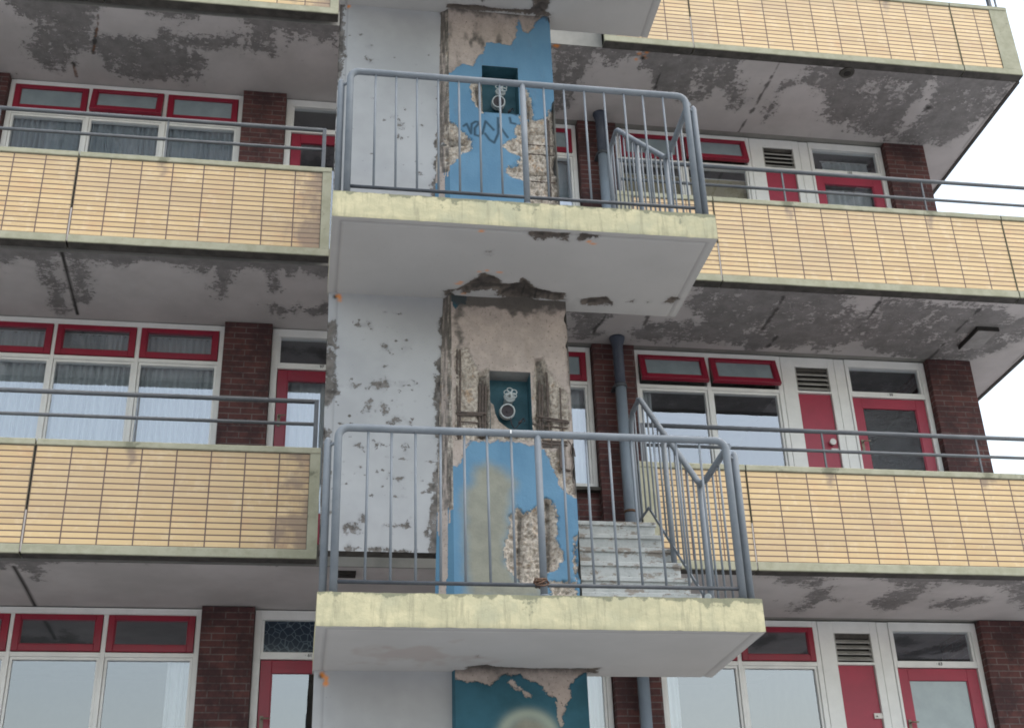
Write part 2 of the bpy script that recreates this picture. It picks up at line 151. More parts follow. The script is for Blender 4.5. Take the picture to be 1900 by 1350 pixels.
def tiles():
    m, nt, b = mat('yellow_tile_cladding')
    uv = N(nt, 'UVMap').outputs[0]
    br = N(nt, 'TexBrick', offset=0.0, squash=1.0); nt.links.new(uv, br.inputs['Vector'])
    for k, v in (('Scale', 1.), ('Mortar Size', .0060), ('Mortar Smooth', .2), ('Bias', 0.), ('Brick Width', .281), ('Row Height', .05285)): br.inputs[k].default_value = v
    br.inputs['Color1'].default_value = (.64, .465, .25, 1); br.inputs['Color2'].default_value = (.54, .38, .20, 1); br.inputs['Mortar'].default_value = (.145, .10, .088, 1)
    c = br.outputs['Color']; nm = math_(nt, 'SUBTRACT', 1., br.outputs['Fac'])
    c = mix(nt, math_(nt, 'MULTIPLY', math_(nt, 'MULTIPLY', ramp(nt, noise(nt, 3.2, 5, .7, stretch=(1, 1, 1.4)), .52, .74), nm), .5), c, (.58, .33, .17))
    c = mix(nt, math_(nt, 'MULTIPLY', math_(nt, 'MULTIPLY', ramp(nt, noise(nt, 8, 4, .7), .5, .7), nm), .4), c, (.74, .60, .39))
    c = mix(nt, math_(nt, 'MULTIPLY', math_(nt, 'MULTIPLY', ramp(nt, noise(nt, 1.1, 4, .6, stretch=(.5, 1, 1.2)), .46, .64), nm), .42), c, (.44, .325, .205))
    f = math_(nt, 'ADD', attr(nt, 'dirt'), math_(nt, 'MULTIPLY', math_(nt, 'SUBTRACT', noise(nt, 9, 6, .7, stretch=(2.2, 1, .6)), .5), 1.2))
    c = mix(nt, math_(nt, 'MULTIPLY', ramp(nt, f, .05, 1.0), .72), c, (.20, .145, .115))
    c = mix(nt, math_(nt, 'MULTIPLY', ramp(nt, noise(nt, 75, 3, .7), .7, .75), .5), c, (.2, .15, .12))
    fin(nt, b, c, ramp(nt, br.outputs['Fac'], 0, 1, .42, .9), .4)
    bump(nt, b, math_(nt, 'MULTIPLY', br.outputs['Fac'], -1.), .004, .8); return m
MT['tile'] = tiles()
def brick(name, c1, c2, mo, dark=0.0):
    m, nt, b = mat(name); uv = N(nt, 'UVMap').outputs[0]
    br = N(nt, 'TexBrick', offset=.5, squash=1.0); nt.links.new(uv, br.inputs['Vector'])
    for k, v in (('Scale', 1.), ('Mortar Size', .0058), ('Mortar Smooth', .2), ('Bias', -.1), ('Brick Width', .22), ('Row Height', .063)): br.inputs[k].default_value = v
    br.inputs['Color1'].default_value = (*c1, 1); br.inputs['Color2'].default_value = (*c2, 1); br.inputs['Mortar'].default_value = (*mo, 1)
    c = br.outputs['Color']
    c = mix(nt, math_(nt, 'MULTIPLY', ramp(nt, noise(nt, 3.2, 5, .75), .40, .62), .8), c, (.045, .026, .028))
    c = mix(nt, math_(nt, 'MULTIPLY', ramp(nt, noise(nt, 35, 4, .7), .5, .8), .35), c, (.16, .08, .065))
    fin(nt, b, c, .85, .25); bump(nt, b, math_(nt, 'ADD', math_(nt, 'MULTIPLY', br.outputs['Fac'], -1.), math_(nt, 'MULTIPLY', noise(nt, 120, 3), .3)), .005, .9); return m
MT['brick'] = brick('dark_red_brick', (.125, .05, .046), (.078, .037, .038), (.155, .125, .12))
def paint(name, c, c2, rough=.4, spec=.5, chip=None, chipc=(.2, .1, .05)):
    m, nt, b = mat(name)
    col = mix(nt, ramp(nt, noise(nt, 5, 5, .7), .3, .7), c, c2)
    if chip: col = mix(nt, ramp(nt, noise(nt, 38, 6, .75), chip, chip+.05), col, chipc)
    fin(nt, b, col, rough, spec); bump(nt, b, noise(nt, 80, 3), .0012, .5); return m
MT['steel'] = paint('grey_blue_rail_paint', (.145, .165, .19), (.185, .205, .228), .6, .25, .66, (.11, .085, .07))
MT['steel_dark'] = paint('worn_dark_rail_paint', (.045, .05, .06), (.08, .088, .10), .6, .35)
MT['grail'] = paint('gallery_rail_paint', (.085, .092, .104), (.12, .128, .14), .6, .35, .73)
MT['pipe'] = paint('pipe_grey_paint', (.22, .265, .315), (.19, .225, .27), .5, .4)
MT['pipe_dark'] = paint('pipe_dark_paint', (.045, .055, .08), (.07, .08, .11), .5, .4)
MT['red'] = paint('red_gloss_paint', (.275, .011, .034), (.22, .013, .034), .35, .5)
MT['red_pink'] = paint('pinkish_red_paint', (.36, .028, .062), (.30, .026, .055), .45, .5)  # lighter, pinker red for the right-hand doors and cupboards
MT['white'] = paint('white_window_paint', (.80, .795, .78), (.73, .725, .71), .45, .4, .74, (.25, .22, .2))
MT['shadow_gap'] = paint('joint_gap', (.03, .028, .026), (.045, .04, .038), .9, .1)
MT['rust'] = mottled('rusty_steel', (.085, .06, .05), (.16, .085, .05), 30, rough=.9)
MT['rebar'] = mottled('weathered_rebar', (.075, .062, .056), (.13, .10, .085), 40, rough=.9)
MT['step'] = None
def steps():
    m, nt, b = mat('chipped_grey_step_paint')
    c = mix(nt, ramp(nt, noise(nt, 12, 6, .7), .35, .65), (.44, .46, .46), (.36, .38, .38))
    c = mix(nt, ramp(nt, noise(nt, 5, 6, .75, stretch=(1, 1, 2.2)), .53, .58), c, (.25, .225, .20))
    c = mix(nt, ramp(nt, noise(nt, 34, 5, .8), .63, .67), c, (.08, .075, .07))
    fin(nt, b, c, .85, .2); bump(nt, b, noise(nt, 40, 5, .7), .006, .7); return m
MT['step'] = steps()
MT['concrete'] = mottled('grey_concrete', (.25, .24, .23), (.32, .31, .29), 4, rough=.9)
MT['floor'] = mottled('gallery_floor_concrete', (.22, .215, .2), (.28, .27, .25), 3, rough=.9)
MT['caulk'] = paint('pale_joint_filler', (.5, .44, .42), (.4, .36, .34), .8, .2)
MT['interior'] = paint('dim_interior_plaster', (.16, .16, .165), (.13, .13, .135), .9, .1)
MT['valve'] = paint('galvanised_valve_metal', (.42, .45, .45), (.33, .35, .35), .4, .5, .68, (.16, .12, .1))
MT['valve_dark'] = paint('dark_rubber', (.03, .025, .03), (.06, .05, .055), .6, .3)
MT['teal'] = mottled('teal_niche_paint', (.03, .09, .115), (.045, .12, .155), 10, rough=.6)
MT['louvre'] = paint('dirty_louvre_paint', (.44, .43, .41), (.30, .29, .27), .6, .3)
MT['metal'] = paint('bright_lock_metal', (.65, .62, .58), (.55, .52, .5), .25, .6)
MT['brass'] = paint('tarnished_handle', (.22, .18, .12), (.16, .13, .1), .4, .5)
MT['hatch'] = mottled('weathered_board', (.25, .235, .225), (.31, .295, .285), 8)
MT['ink'] = paint('black_lettering', (.03, .03, .03), (.04, .04, .04), .7, .2)
def column_mat():
    m, nt, b = mat('blue_paint_over_concrete')
    blue = mix(nt, ramp(nt, noise(nt, 3.5, 5, .6, stretch=(1, 1, .6)), .35, .65), (.092, .20, .31), (.115, .235, .35))
    blue = mix(nt, math_(nt, 'MULTIPLY', ramp(nt, noise(nt, 9, 6, .75, stretch=(1.5, 1, .45)), .54, .72), .35), blue, (.12, .15, .19))
    blue = mix(nt, attr(nt, 'teal'), blue, mix(nt, ramp(nt, noise(nt, 4, 5, .6), .3, .7), (.022, .085, .115), (.035, .12, .17)))  # teal mix; on the lowest column run it paints in the landing's shade
    ol = mix(nt, ramp(nt, noise(nt, 7, 5, .7), .35, .65), (.26, .26, .215), (.215, .215, .18))
    of = math_(nt, 'ADD', attr(nt, 'olive'), math_(nt, 'MULTIPLY', math_(nt, 'SUBTRACT', noise(nt, 9, 5, .7), .5), 1.6))
    blue = mix(nt, ramp(nt, of, -1.7, .9), blue, ol)
    con = mix(nt, ramp(nt, noise(nt, 11, 6, .7), .32, .66), (.43, .36, .32), (.34, .29, .26))
    con = mix(nt, math_(nt, 'MULTIPLY', ramp(nt, noise(nt, 3, 4, .6, stretch=(1.6, 1, .4)), .5, .7), .6), con, (.27, .225, .19))
    con = mix(nt, ramp(nt, noise(nt, 48, 5, .75), .59, .64), con, (.12, .10, .085))
    agg = mix(nt, ramp(nt, noise(nt, 42, 6, .8), .42, .62), (.58, .52, .45), (.30, .25, .21))
    agg = mix(nt, math_(nt, 'MULTIPLY', ramp(nt, noise(nt, 9, 4, .7), .56, .68), .6), agg, (.46, .30, .18))
    bf = math_(nt, 'ADD', attr(nt, 'blue'), math_(nt, 'MULTIPLY', math_(nt, 'SUBTRACT', noise(nt, 30, 6, .8), .5), 5.0))
    bfr = ramp(nt, bf, -.08, .12)
    sf = math_(nt, 'ADD', attr(nt, 'spall'), math_(nt, 'MULTIPLY', math_(nt, 'SUBTRACT', noise(nt, 36, 6, .8), .5), 5.0))
    sfr = ramp(nt, sf, -.05, .1)
    c = mix(nt, sfr, con, agg); c = mix(nt, math_(nt, 'MULTIPLY', bfr, math_(nt, 'SUBTRACT', 1., sfr)), c, blue)
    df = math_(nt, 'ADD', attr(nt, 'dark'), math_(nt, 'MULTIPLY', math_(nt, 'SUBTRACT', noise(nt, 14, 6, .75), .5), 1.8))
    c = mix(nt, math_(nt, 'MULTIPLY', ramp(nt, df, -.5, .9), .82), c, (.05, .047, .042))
    c = mix(nt, math_(nt, 'MULTIPLY', attr(nt, 'ink'), .85), c, (.015, .035, .055))
    c = mix(nt, attr(nt, 'pale'), c, (.36, .40, .33))
    fin(nt, b, c, .75, .3)
    h = math_(nt, 'ADD', math_(nt, 'MULTIPLY', noise(nt, 60, 4, .7), .5), math_(nt, 'MULTIPLY', math_(nt, 'MULTIPLY', noise(nt, 70, 4, .7), 2.2), sfr))
    h = math_(nt, 'ADD', h, math_(nt, 'MULTIPLY', bfr, .4)); bump(nt, b, h, .006, .9); return m
MT['column'] = column_mat()
def glass(name, tint, ior=1.85, rough=.0, wav=0.):
    m, nt, b = mat(name); nt.nodes.remove(b); o = nt.nodes['Material Output']
    tr = N(nt, 'BsdfTransparent'); tr.inputs[0].default_value = (*tint, 1)
    gl = N(nt, 'BsdfGlossy', Roughness=rough); gl.inputs['Color'].default_value = (.88, .92, 1., 1)
    fr = N(nt, 'Fresnel', IOR=ior); mx = N(nt, 'MixShader')
    bp = N(nt, 'Bump', Strength=.25 if not wav else .9, Distance=.004 if not wav else wav); nt.links.new(noise(nt, 1.3 if not wav else 55, 2), bp.inputs['Height'])
    nt.links.new(bp.outputs[0], gl.inputs['Normal'])
    nt.links.new(math_(nt, 'MULTIPLY', fr.outputs[0], math_(nt, 'SUBTRACT', 1., N(nt, 'NewGeometry').outputs['Backfacing'])), mx.inputs[0]); nt.links.new(tr.outputs[0], mx.inputs[1]); nt.links.new(gl.outputs[0], mx.inputs[2])
    nt.links.new(mx.outputs[0], o.inputs['Surface']); return m
MT['glass'] = glass('window_glass', (.95, .97, .98), 3.0)
def pale_pane():
    m, nt, b = mat('grey_blue_pane'); fin(nt, b, mix(nt, ramp(nt, noise(nt, 6, 4), .3, .7), (.27, .33, .36), (.23, .28, .31)), .12, .8); return m
MT['pale_pane'] = pale_pane()  # opaque grey-blue panes, used where the clear glass is not
def leaded():
    m, nt, b = mat('leaded_glass'); v = N(nt, 'TexVoronoi', feature='DISTANCE_TO_EDGE', Scale=16.); nt.links.new(geo(nt), v.inputs['Vector'])
    fin(nt, b, mix(nt, ramp(nt, v.outputs['Distance'], .02, .06), (.10, .14, .17), (.012, .025, .045)), .15, .6); return m
MT['leaded'] = leaded()
MT['frost'] = glass('obscured_door_glass', (.40, .46, .50), 2.2, .25, .03)
def cloth(name, c, tr=.35):
    m, nt, b = mat(name); o = nt.nodes['Material Output']
    fin(nt, b, mix(nt, ramp(nt, noise(nt, 14, 4, .6, stretch=(3, 1, .3)), .3, .7), c, tuple(x*.85 for x in c)), .9, .1)
    tl = N(nt, 'BsdfTranslucent'); tl.inputs[0].default_value = (*c, 1); mx = N(nt, 'MixShader'); mx.inputs[0].default_value = tr
    nt.links.new(b.outputs[0], mx.inputs[1]); nt.links.new(tl.outputs[0], mx.inputs[2]); nt.links.new(mx.outputs[0], o.inputs['Surface']); return m
MT['net'] = cloth('white_net_curtain', (.70, .74, .77)); MT['net_dim'] = cloth('grey_net_curtain', (.50, .56, .62)); MT['blind'] = cloth('tan_blind', (.55, .47, .31))
MT['ground'] = mottled('street_paving', (.38, .38, .38), (.32, .32, .32), 1.5, rough=.9, bmp=.004)
MT['road'] = mottled('asphalt', (.05, .05, .052), (.07, .07, .07), 2, rough=.9, bmp=.004)
MT['room'] = MT['interior']
# ------------------------------------------------------------------ mesh builders
def tag(o, label=None, cat=None, group=None, kind=None):
    for k, v in (('label', label), ('category', cat), ('group', group), ('kind', kind)):
        if v: o[k] = v
    return o
def empty(name, loc, label, cat, group=None, kind=None):
    o = bpy.data.objects.new(name, None); scene.collection.objects.link(o); o.location = loc; o.empty_display_size = .3
    return tag(o, label, cat, group, kind)
def wloc(p):
    v = Vector((0, 0, 0))
    while p is not None: v += Vector(p.location); p = p.parent
    return v
def link(name, me, mats, parent=None):
    o = bpy.data.objects.new(name, me); scene.collection.objects.link(o)
    for m in (mats if isinstance(mats, (list, tuple)) else [mats]): me.materials.append(MT[m] if isinstance(m, str) else m)
    if parent is not None: o.parent = parent
    return o
class MB:
    def __init__(s): s.v = []; s.f = []; s.m = []; s.sm = []
    def quad(s, a, b, c, d, mi=0):
        n = len(s.v); s.v += [a, b, c, d]; s.f.append((n, n+1, n+2, n+3)); s.m.append(mi); s.sm.append(False); return s
    def box(s, x0, x1, y0, y1, z0, z1, mi=0, xf=None, bev=0.0):
        n = len(s.v)
        if bev > 0 and min(x1-x0, y1-y0, z1-z0) > 2.2*bev:
            # chamfered on all vertical and horizontal edges of the front (y0) side
            pts = [(x0, y1, z0), (x1, y1, z0), (x1, y1, z1), (x0, y1, z1), (x0, y0+bev, z0), (x1, y0+bev, z0), (x1, y0+bev, z1), (x0, y0+bev, z1),
                   (x0+bev, y0, z0+bev), (x1-bev, y0, z0+bev), (x1-bev, y0, z1-bev), (x0+bev, y0, z1-bev)]
            fs = [(0, 3, 2, 1), (0, 1, 5, 4), (1, 2, 6, 5), (2, 3, 7, 6), (3, 0, 4, 7), (4, 5, 9, 8), (5, 6, 10, 9), (6, 7, 11, 10), (7, 4, 8, 11), (8, 9, 10, 11)]
        else:
            pts = [(x0, y0, z0), (x1, y0, z0), (x1, y1, z0), (x0, y1, z0), (x0, y0, z1), (x1, y0, z1), (x1, y1, z1), (x0, y1, z1)]
            fs = [(0, 3, 2, 1), (4, 5, 6, 7), (0, 1, 5, 4), (1, 2, 6, 5), (2, 3, 7, 6), (3, 0, 4, 7)]
        if xf: pts = [xf(p) for p in pts]
        s.v += pts
        for f in fs: s.f.append(tuple(n+i for i in f)); s.m.append(mi); s.sm.append(False)
        return s
    def tube(s, pts, r, seg=12, mi=0, caps=True):
        pts = [Vector(p) for p in pts]; n0 = len(s.v); k = len(pts); prev = None
        for i, p in enumerate(pts):
            t = (pts[min(i+1, k-1)]-pts[max(i-1, 0)]).normalized()
            a = prev if prev is not None else (Vector((0, 0, 1)) if abs(t.z) < .9 else Vector((1, 0, 0)))
            a = (a - t*a.dot(t)); a = a.normalized() if a.length > 1e-6 else t.orthogonal().normalized()
            prev = a; b = t.cross(a); ri = r[i] if isinstance(r, (list, tuple)) else r
            for j in range(seg):
                an = 2*math.pi*j/seg; q = p + ri*(math.cos(an)*a+math.sin(an)*b); s.v.append(tuple(q))
        for i in range(k-1):
            for j in range(seg):
                s.f.append((n0+i*seg+j, n0+i*seg+(j+1) % seg, n0+(i+1)*seg+(j+1) % seg, n0+(i+1)*seg+j)); s.m.append(mi); s.sm.append(True)
        if caps:
            s.f.append(tuple(n0+j for j in reversed(range(seg)))); s.m.append(mi); s.sm.append(False)
            s.f.append(tuple(n0+(k-1)*seg+j for j in range(seg))); s.m.append(mi); s.sm.append(False)
        return s
    def prism(s, prof, x0, x1, mi=0):        # profile of (y, z) points pushed along x
        n = len(s.v); k = len(prof)
        s.v += [(x0, y, z) for y, z in prof]+[(x1, y, z) for y, z in prof]
        for i in range(k): s.f.append((n+i, n+(i+1) % k, n+k+(i+1) % k, n+k+i)); s.m.append(mi); s.sm.append(False)
        s.f.append(tuple(n+i for i in reversed(range(k)))); s.f.append(tuple(n+k+i for i in range(k))); s.m += [mi, mi]; s.sm += [False, False]
        return s
    def build(s, name, mats, parent=None, uvo=(0, 0)):
        w = wloc(parent) if parent is not None else Vector((0, 0, 0))
        me = bpy.data.meshes.new(name); me.from_pydata([tuple(Vector(p)-w) for p in s.v], [], s.f)
        me.polygons.foreach_set('material_index', s.m); me.polygons.foreach_set('use_smooth', s.sm)
        uv = me.uv_layers.new(name='UVMap')
        for p in me.polygons:
            nx, ny, nz = (abs(c) for c in p.normal)
            for li in p.loop_indices:
                q = s.v[me.loops[li].vertex_index]
                uv.data[li].uv = (q[0]-uvo[0], q[2]-uvo[1]) if ny >= nx and ny >= nz else ((q[1]-uvo[0], q[2]-uvo[1]) if nx >= nz else (q[0]-uvo[0], q[1]-uvo[1]))
        me.update()
        o = link(name, me, mats, parent); return o
# 2-D value noise
_rng = np.random.RandomState(7); _lat = _rng.rand(256, 256)
def vn(u, v, s, seed=0):
    u = u/s+seed*17.13; v = v/s+seed*7.77; i = np.floor(u).astype(int); j = np.floor(v).astype(int); a = u-i; b = v-j
    a = a*a*(3-2*a); b = b*b*(3-2*b); L = lambda p, q: _lat[p % 256, q % 256]
    return (L(i, j)*(1-a)+L(i+1, j)*a)*(1-b)+(L(i, j+1)*(1-a)+L(i+1, j+1)*a)*b-.5
def fbm(u, v, s, seed=0, o=4):
    r = 0; amp = 1.
    for k in range(o): r = r+amp*vn(u, v, s, seed+k); s = s*.5; amp *= .6
    return r
def sdpoly(u, v, poly):
    P = np.array(poly, float); d = np.full(u.shape, 1e9); ins = np.zeros(u.shape, bool); n = len(P)
    for i in range(n):
        a = P[i]; b = P[(i+1) % n]; e = b-a; wx = u-a[0]; wy = v-a[1]; t = np.clip((wx*e[0]+wy*e[1])/max(e@e, 1e-9), 0, 1)
        d = np.minimum(d, (wx-t*e[0])**2+(wy-t*e[1])**2)
        c = (a[1] > v) != (b[1] > v); ins ^= c & (u < (b[0]-a[0])*(v-a[1])/(b[1]-a[1]+1e-12)+a[0])
    d = np.sqrt(d); return np.where(ins, d, -d)
def sdline(u, v, pts):
    d = np.full(u.shape, 1e9)
    for a, b in zip(pts[:-1], pts[1:]):
        a = np.array(a); b = np.array(b); e = b-a; wx = u-a[0]; wy = v-a[1]; t = np.clip((wx*e[0]+wy*e[1])/max(e@e, 1e-9), 0, 1)
        d = np.minimum(d, np.hypot(wx-t*e[0], wy-t*e[1]))
    return d
def polys(u, v, L, k=.05, lo=-3.2, hi=2.2):
    r = np.full(u.shape, lo)
    for p in L: r = np.maximum(r, np.clip(sdpoly(u, v, p)/k, lo, hi))
    return r
def grid(name, us, vs, fn, attrs, mats, parent=None, flip=False, hole=None, uvf=None, smooth=True):
    """us, vs: 1-D coordinates; fn(U, V) -> X, Y, Z arrays; attrs: name -> array"""
    U, V = np.meshgrid(us, vs, indexing='ij'); X, Y, Z = fn(U, V); w = wloc(parent) if parent is not None else Vector((0, 0, 0))
    nu, nv = len(us), len(vs); co = np.stack([X-w.x, Y-w.y, Z-w.z], -1).reshape(-1, 3)
    I = (np.arange(nu-1)[:, None]*nv+np.arange(nv-1)[None, :])
    if hole is not None:
        uc = (us[:-1]+us[1:])/2; vc = (vs[:-1]+vs[1:])/2; UC, VC = np.meshgrid(uc, vc, indexing='ij'); I = I[~((UC > hole[0]) & (UC < hole[1]) & (VC > hole[2]) & (VC < hole[3]))]
    I = I.reshape(-1); q = np.stack([I, I+nv, I+nv+1, I+1], -1)
    if flip: q = q[:, ::-1]
    me = bpy.data.meshes.new(name); nf = len(q)
    me.vertices.add(len(co)); me.vertices.foreach_set('co', co.ravel().astype(np.float32))
    me.loops.add(nf*4); me.loops.foreach_set('vertex_index', q.ravel().astype(np.int32))
    me.polygons.add(nf); me.polygons.foreach_set('loop_start', np.arange(0, nf*4, 4, dtype=np.int32)); me.polygons.foreach_set('loop_total', np.full(nf, 4, dtype=np.int32))
    me.polygons.foreach_set('use_smooth', np.full(nf, smooth))
    me.update(calc_edges=True); me.validate()
    for k, a in attrs.items():
        at = me.attributes.new(k, 'FLOAT', 'POINT'); at.data.foreach_set('value', np.asarray(a).ravel().astype(np.float32))
    if uvf is not None:
        uv = me.uv_layers.new(name='UVMap'); au, av = uvf(U, V); fl = q.ravel(); arr = np.stack([au.ravel()[fl], av.ravel()[fl]], -1); uv.data.foreach_set('uv', arr.ravel().astype(np.float32))
    return link(name, me, mats, parent)
def span(a, b, st, extra=()):
    n = max(1, int(round((b-a)/st))); r = list(np.linspace(a, b, n+1))
    return np.array(sorted(set([round(float(x), 5) for x in r]+[round(x, 5) for x in extra])))
# ================================================================== SETTING
H = 2.9
WY, CYF, LY = -1.632, -1.6925, -2.69            # spine wall, column face, landing edge
b = MB(); b.box(-150, 150, -150, 150, -.3, 0); o = b.build('ground', 'ground'); tag(o, 'grey street paving in front of the flats', 'ground', kind='structure')
b = MB(); b.box(-150, 150, -24, -15, .004, .012); o = b.build('road', 'road'); tag(o, 'asphalt road running past the flats', 'road', kind='structure')
# ================================================================== THE FLATS
bld = empty('apartment_building', (3.0, 1.4, 0), 'gallery-access block of flats with yellow tiled parapets, dark brick piers and red doors', 'building')
NAMES = {1: 'top', 0: 'upper', -1: 'middle', -2: 'lowest'}
def gallery_slab(k):
    zs = 10.86+(k-1)*H
    def near(x0, x1, sx, y0=.105, y1=1.345):
        us = span(x0, x1, sx); vs = span(y0, y1, .016)
        U, V = np.meshgrid(us, vs, indexing='ij'); big = fbm(U, V, .35, 3+k, 4)
        PL = PEEL.get(k, [])
        peel = polys(U, V, PL, .06, -3.2, .9)+big*1.6+fbm(U*1.4, V*.6, .11, 71+k, 4)*1.9+(.25 if k > -1 else 0)
        if k == -2: peel = peel+.6
        # faint flecks along the outer lip and the house wall
        peel = peel+np.where(V < .2, 1.0, 0)
        crack = np.zeros(U.shape); rust = np.zeros(U.shape)
        for i, c in enumerate(CRACK.get(k, [])):
            wob = fbm(U, V, .09, 11+i, 3)*.03; d = sdline(U, V, c)
            if (k, i) in ((0, 0), (-1, 0)): crack = np.maximum(crack, np.clip(1.5-d/.016, 0, 1))
            elif k == 1 and i in (2, 3): rust = np.maximum(rust, np.clip(1.2-(d+np.abs(wob)*1.6)/.016, 0, 1)*np.clip(.6+fbm(U, V, .08, 13, 3)*2.2, 0, 1)); crack = np.maximum(crack, np.clip(1.2-(d+wob)/.010, 0, .8))
            else: crack = np.maximum(crack, np.clip((1.3-(d+wob)/.011), 0, .75))
        if k == 1:
            crack = np.maximum(crack, np.clip(1.4-np.hypot((U-3.35)*1.0, V-.21)/.03, 0, 1)); crack = np.maximum(crack, np.clip(1.2-np.hypot(U-6.83, V-.657)/.05, 0, 1))
        crack = np.maximum(crack, np.clip(1.2-np.abs(U-7.585)/.012, 0, .35))
        orange = np.zeros(U.shape)
        if k == 1:
            for q in ORANGE['SA']: orange = np.maximum(orange, np.clip(1.6-(np.hypot(U-q[0], V-q[1])+fbm(U, V, .04, 5, 2)*.03)/.022, 0, 1)*.8)
            orange = orange*(crack < .5)
        return us, vs, dict(peel=peel, crack=crack, rust=rust, orange=orange)
    base = MB()
    base.box(-7.0, 7.65, .10, 1.345, zs+.004, zs+.19); base.box(-7.0, 7.65, 1.345, 9.0, zs+.004, zs+.19)
    s = base.build('gallery_slab', 'floor', bld)
    for a0, a1 in ((-5.2, .1), (.1, 7.65)):
        us, vs, at = near(a0, a1, .016)
        grid('slab_soffit', us, vs, lambda U, V: (U, V, np.full(U.shape, zs)-.0), at, 'soffit', s, flip=True)
    us = span(7.077, 7.65, .05); vs = span(1.345, 9, .1); U, V = np.meshgrid(us, vs, indexing='ij')
    grid('slab_soffit', us, vs, lambda U, V: (U, V, np.full(U.shape, zs)), dict(peel=-2.6+fbm(U, V, .4, 5), crack=np.zeros(U.shape)), 'soffit', s, flip=True)
    e = MB(); e.box(7.62, 7.66, .10, 9.0, zs-.012, zs+.2); e.build('slab_edge', 'under', s)
    return s
for k in (1, 0, -1, -2): gallery_slab(k)
T0 = 3.017
def parapet(k, x0, x1, t0, t1, yo, seam_left=True, end_left=False, end_right=False, label=None):
    zt = 8.9516+k*H; zb = 7.966+k*H; tz0, tz1 = zb+.082, zt-.058
    body = MB()
    body.box(x0, x1, yo+.02, yo+.10, zb+.004, zt-.05)
    p = body.build('gallery_parapet', 'under', bld)
    if label: p['label'] = label
    posts = [q for q in (-1.476, 4.655, 6.18) if x0 < q < x1]
    def dirt(U, V):
        d = -1.2+fbm(U, V, .2, int(k*3+x0*2) % 9, 3)*.9
        for q in posts: d = np.maximum(d, 1.15-np.abs(U-q+fbm(U, V, .1, 4, 2)*.06)/.09-np.clip(zt-V, 0, 9)/.30+fbm(U, V, .08, 2, 3)*.5)
        if end_right and x1 < 1: d = np.maximum(d, 1.0-(t1-U)/.30+fbm(U, V, .12, 8, 3)*.9+np.where(V < tz0+.3, .3, -.1))
        return d
    us = span(t0, t1, .02); vs = span(tz0, tz1, .02)
    c = grid('tile_cladding', us, vs, lambda U, V: (U, np.full(U.shape, yo-.0), V), dict(dirt=dirt(*np.meshgrid(us, vs, indexing='ij'))), 'tile', p, uvf=lambda U, V: (U-t0+.0, V-tz0))
    def band(nm, a0, a1, z0, z1, y, dep, extra=0., bv=.006):
        us = span(a0, a1, .03); vs = np.array([0, .02, .04, .06, .08, .1])
        prof = [(y+dep, z0), (y+bv, z0), (y, z0+bv), (y, z1-bv), (y+bv, z1), (y+dep, z1)]
        PY = np.array([q[0] for q in prof]); PZ = np.array([q[1] for q in prof])
        def fn(U, V):
            j = np.tile(np.arange(6), (U.shape[0], 1)); wob = fbm(U, U*0+z0*3, .25, 9, 3)*.004
            return U, PY[j]-np.abs(wob)*.6, PZ[j]+np.abs(wob)*.7
        U, V = np.meshgrid(us, vs, indexing='ij'); d = -1.0+fbm(U, V, .3, int(abs(z0)*7) % 11, 4)*1.5+extra
        for q in posts: d = np.maximum(d, 1.0-np.abs(U-q)/.10+fbm(U, V, .06, 2, 3)*.5) if nm == 'coping' else d
        return grid(nm, us, vs, fn, dict(dirt=d), 'olive', p, smooth=False)
    band('coping', x0, x1, zt-.055, zt, yo-.014, .13, .5)
    band('lower_rim', x0, x1, zb, tz0-.003, yo-.012, .115, -.2)
    lip = MB(); lip.quad((x0, yo+.112, zb-.003), (x1, yo+.112, zb-.003), (x1, yo-.004, zb-.003), (x0, yo-.004, zb-.003)); lip.build('rim_underside', 'under', p)
    if end_left or end_right:
        a, b_ = (t1+.003, x1) if end_right else (x0, t0-.003)
        us = span(a, b_, .015); vs = span(tz0-.003, tz1+.003, .03); U, V = np.meshgrid(us, vs, indexing='ij')
        grid('end_rim', us, vs, lambda U, V: (U, np.full(U.shape, yo-.008)+fbm(U, V, .1, 3, 3)*.003, V), dict(dirt=-.7+fbm(U, V, .12, 6, 4)*1.8), 'olive', p)
    # return faces at the two ends
    e = MB(); e.quad((x0, yo+.115, zb), (x0, yo-.005, zb), (x0, yo-.005, zt-.004), (x0, yo+.115, zt-.004)); e.build('panel_end', 'olive', p); e = MB(); e.quad((x1, yo-.005, zb), (x1, yo+.115, zb), (x1, yo+.115, zt-.004), (x1, yo-.005, zt-.004)); e.build('panel_end', 'olive', p)
    return p
for k in (1, 0, -1, -2):
    lv = NAMES[k]
    parapet(k, -6.5, -2.238, -2.238-15*.281, -2.238, -.06)
    parapet(k, -2.222, .086, -2.222, -.003, -.06, end_right=True, label='yellow tiled parapet panel left of the stair tower, darkened at its right end, on the %s gallery' % lv)
    parapet(k, 2.88, 3.853, 3.017, 3.853, 0, end_left=True)
    parapet(k, 3.865, 6.946, 3.865, 6.946, 0)
    parapet(k, 6.958, 7.65, 6.958, 7.43, 0, end_right=True)
    zt = 8.9516+k*H       # pale mastic in the lower third of the joints, dark gap above
    for x, y in ((-2.230, -.06), (3.859, 0.), (6.952, 0.)):
        j = MB(); j.box(x-.009, x+.009, y+.012, y+.09, zt-.94, zt-.06); j.build('expansion_joint', 'shadow_gap', bld)
        if x < 6: j = MB(); j.box(x-.006, x+.006, y-.004, y+.0115, zt-.97, zt-.62 if x < 0 else zt-.55); j.build('joint_filler', 'caulk', bld)
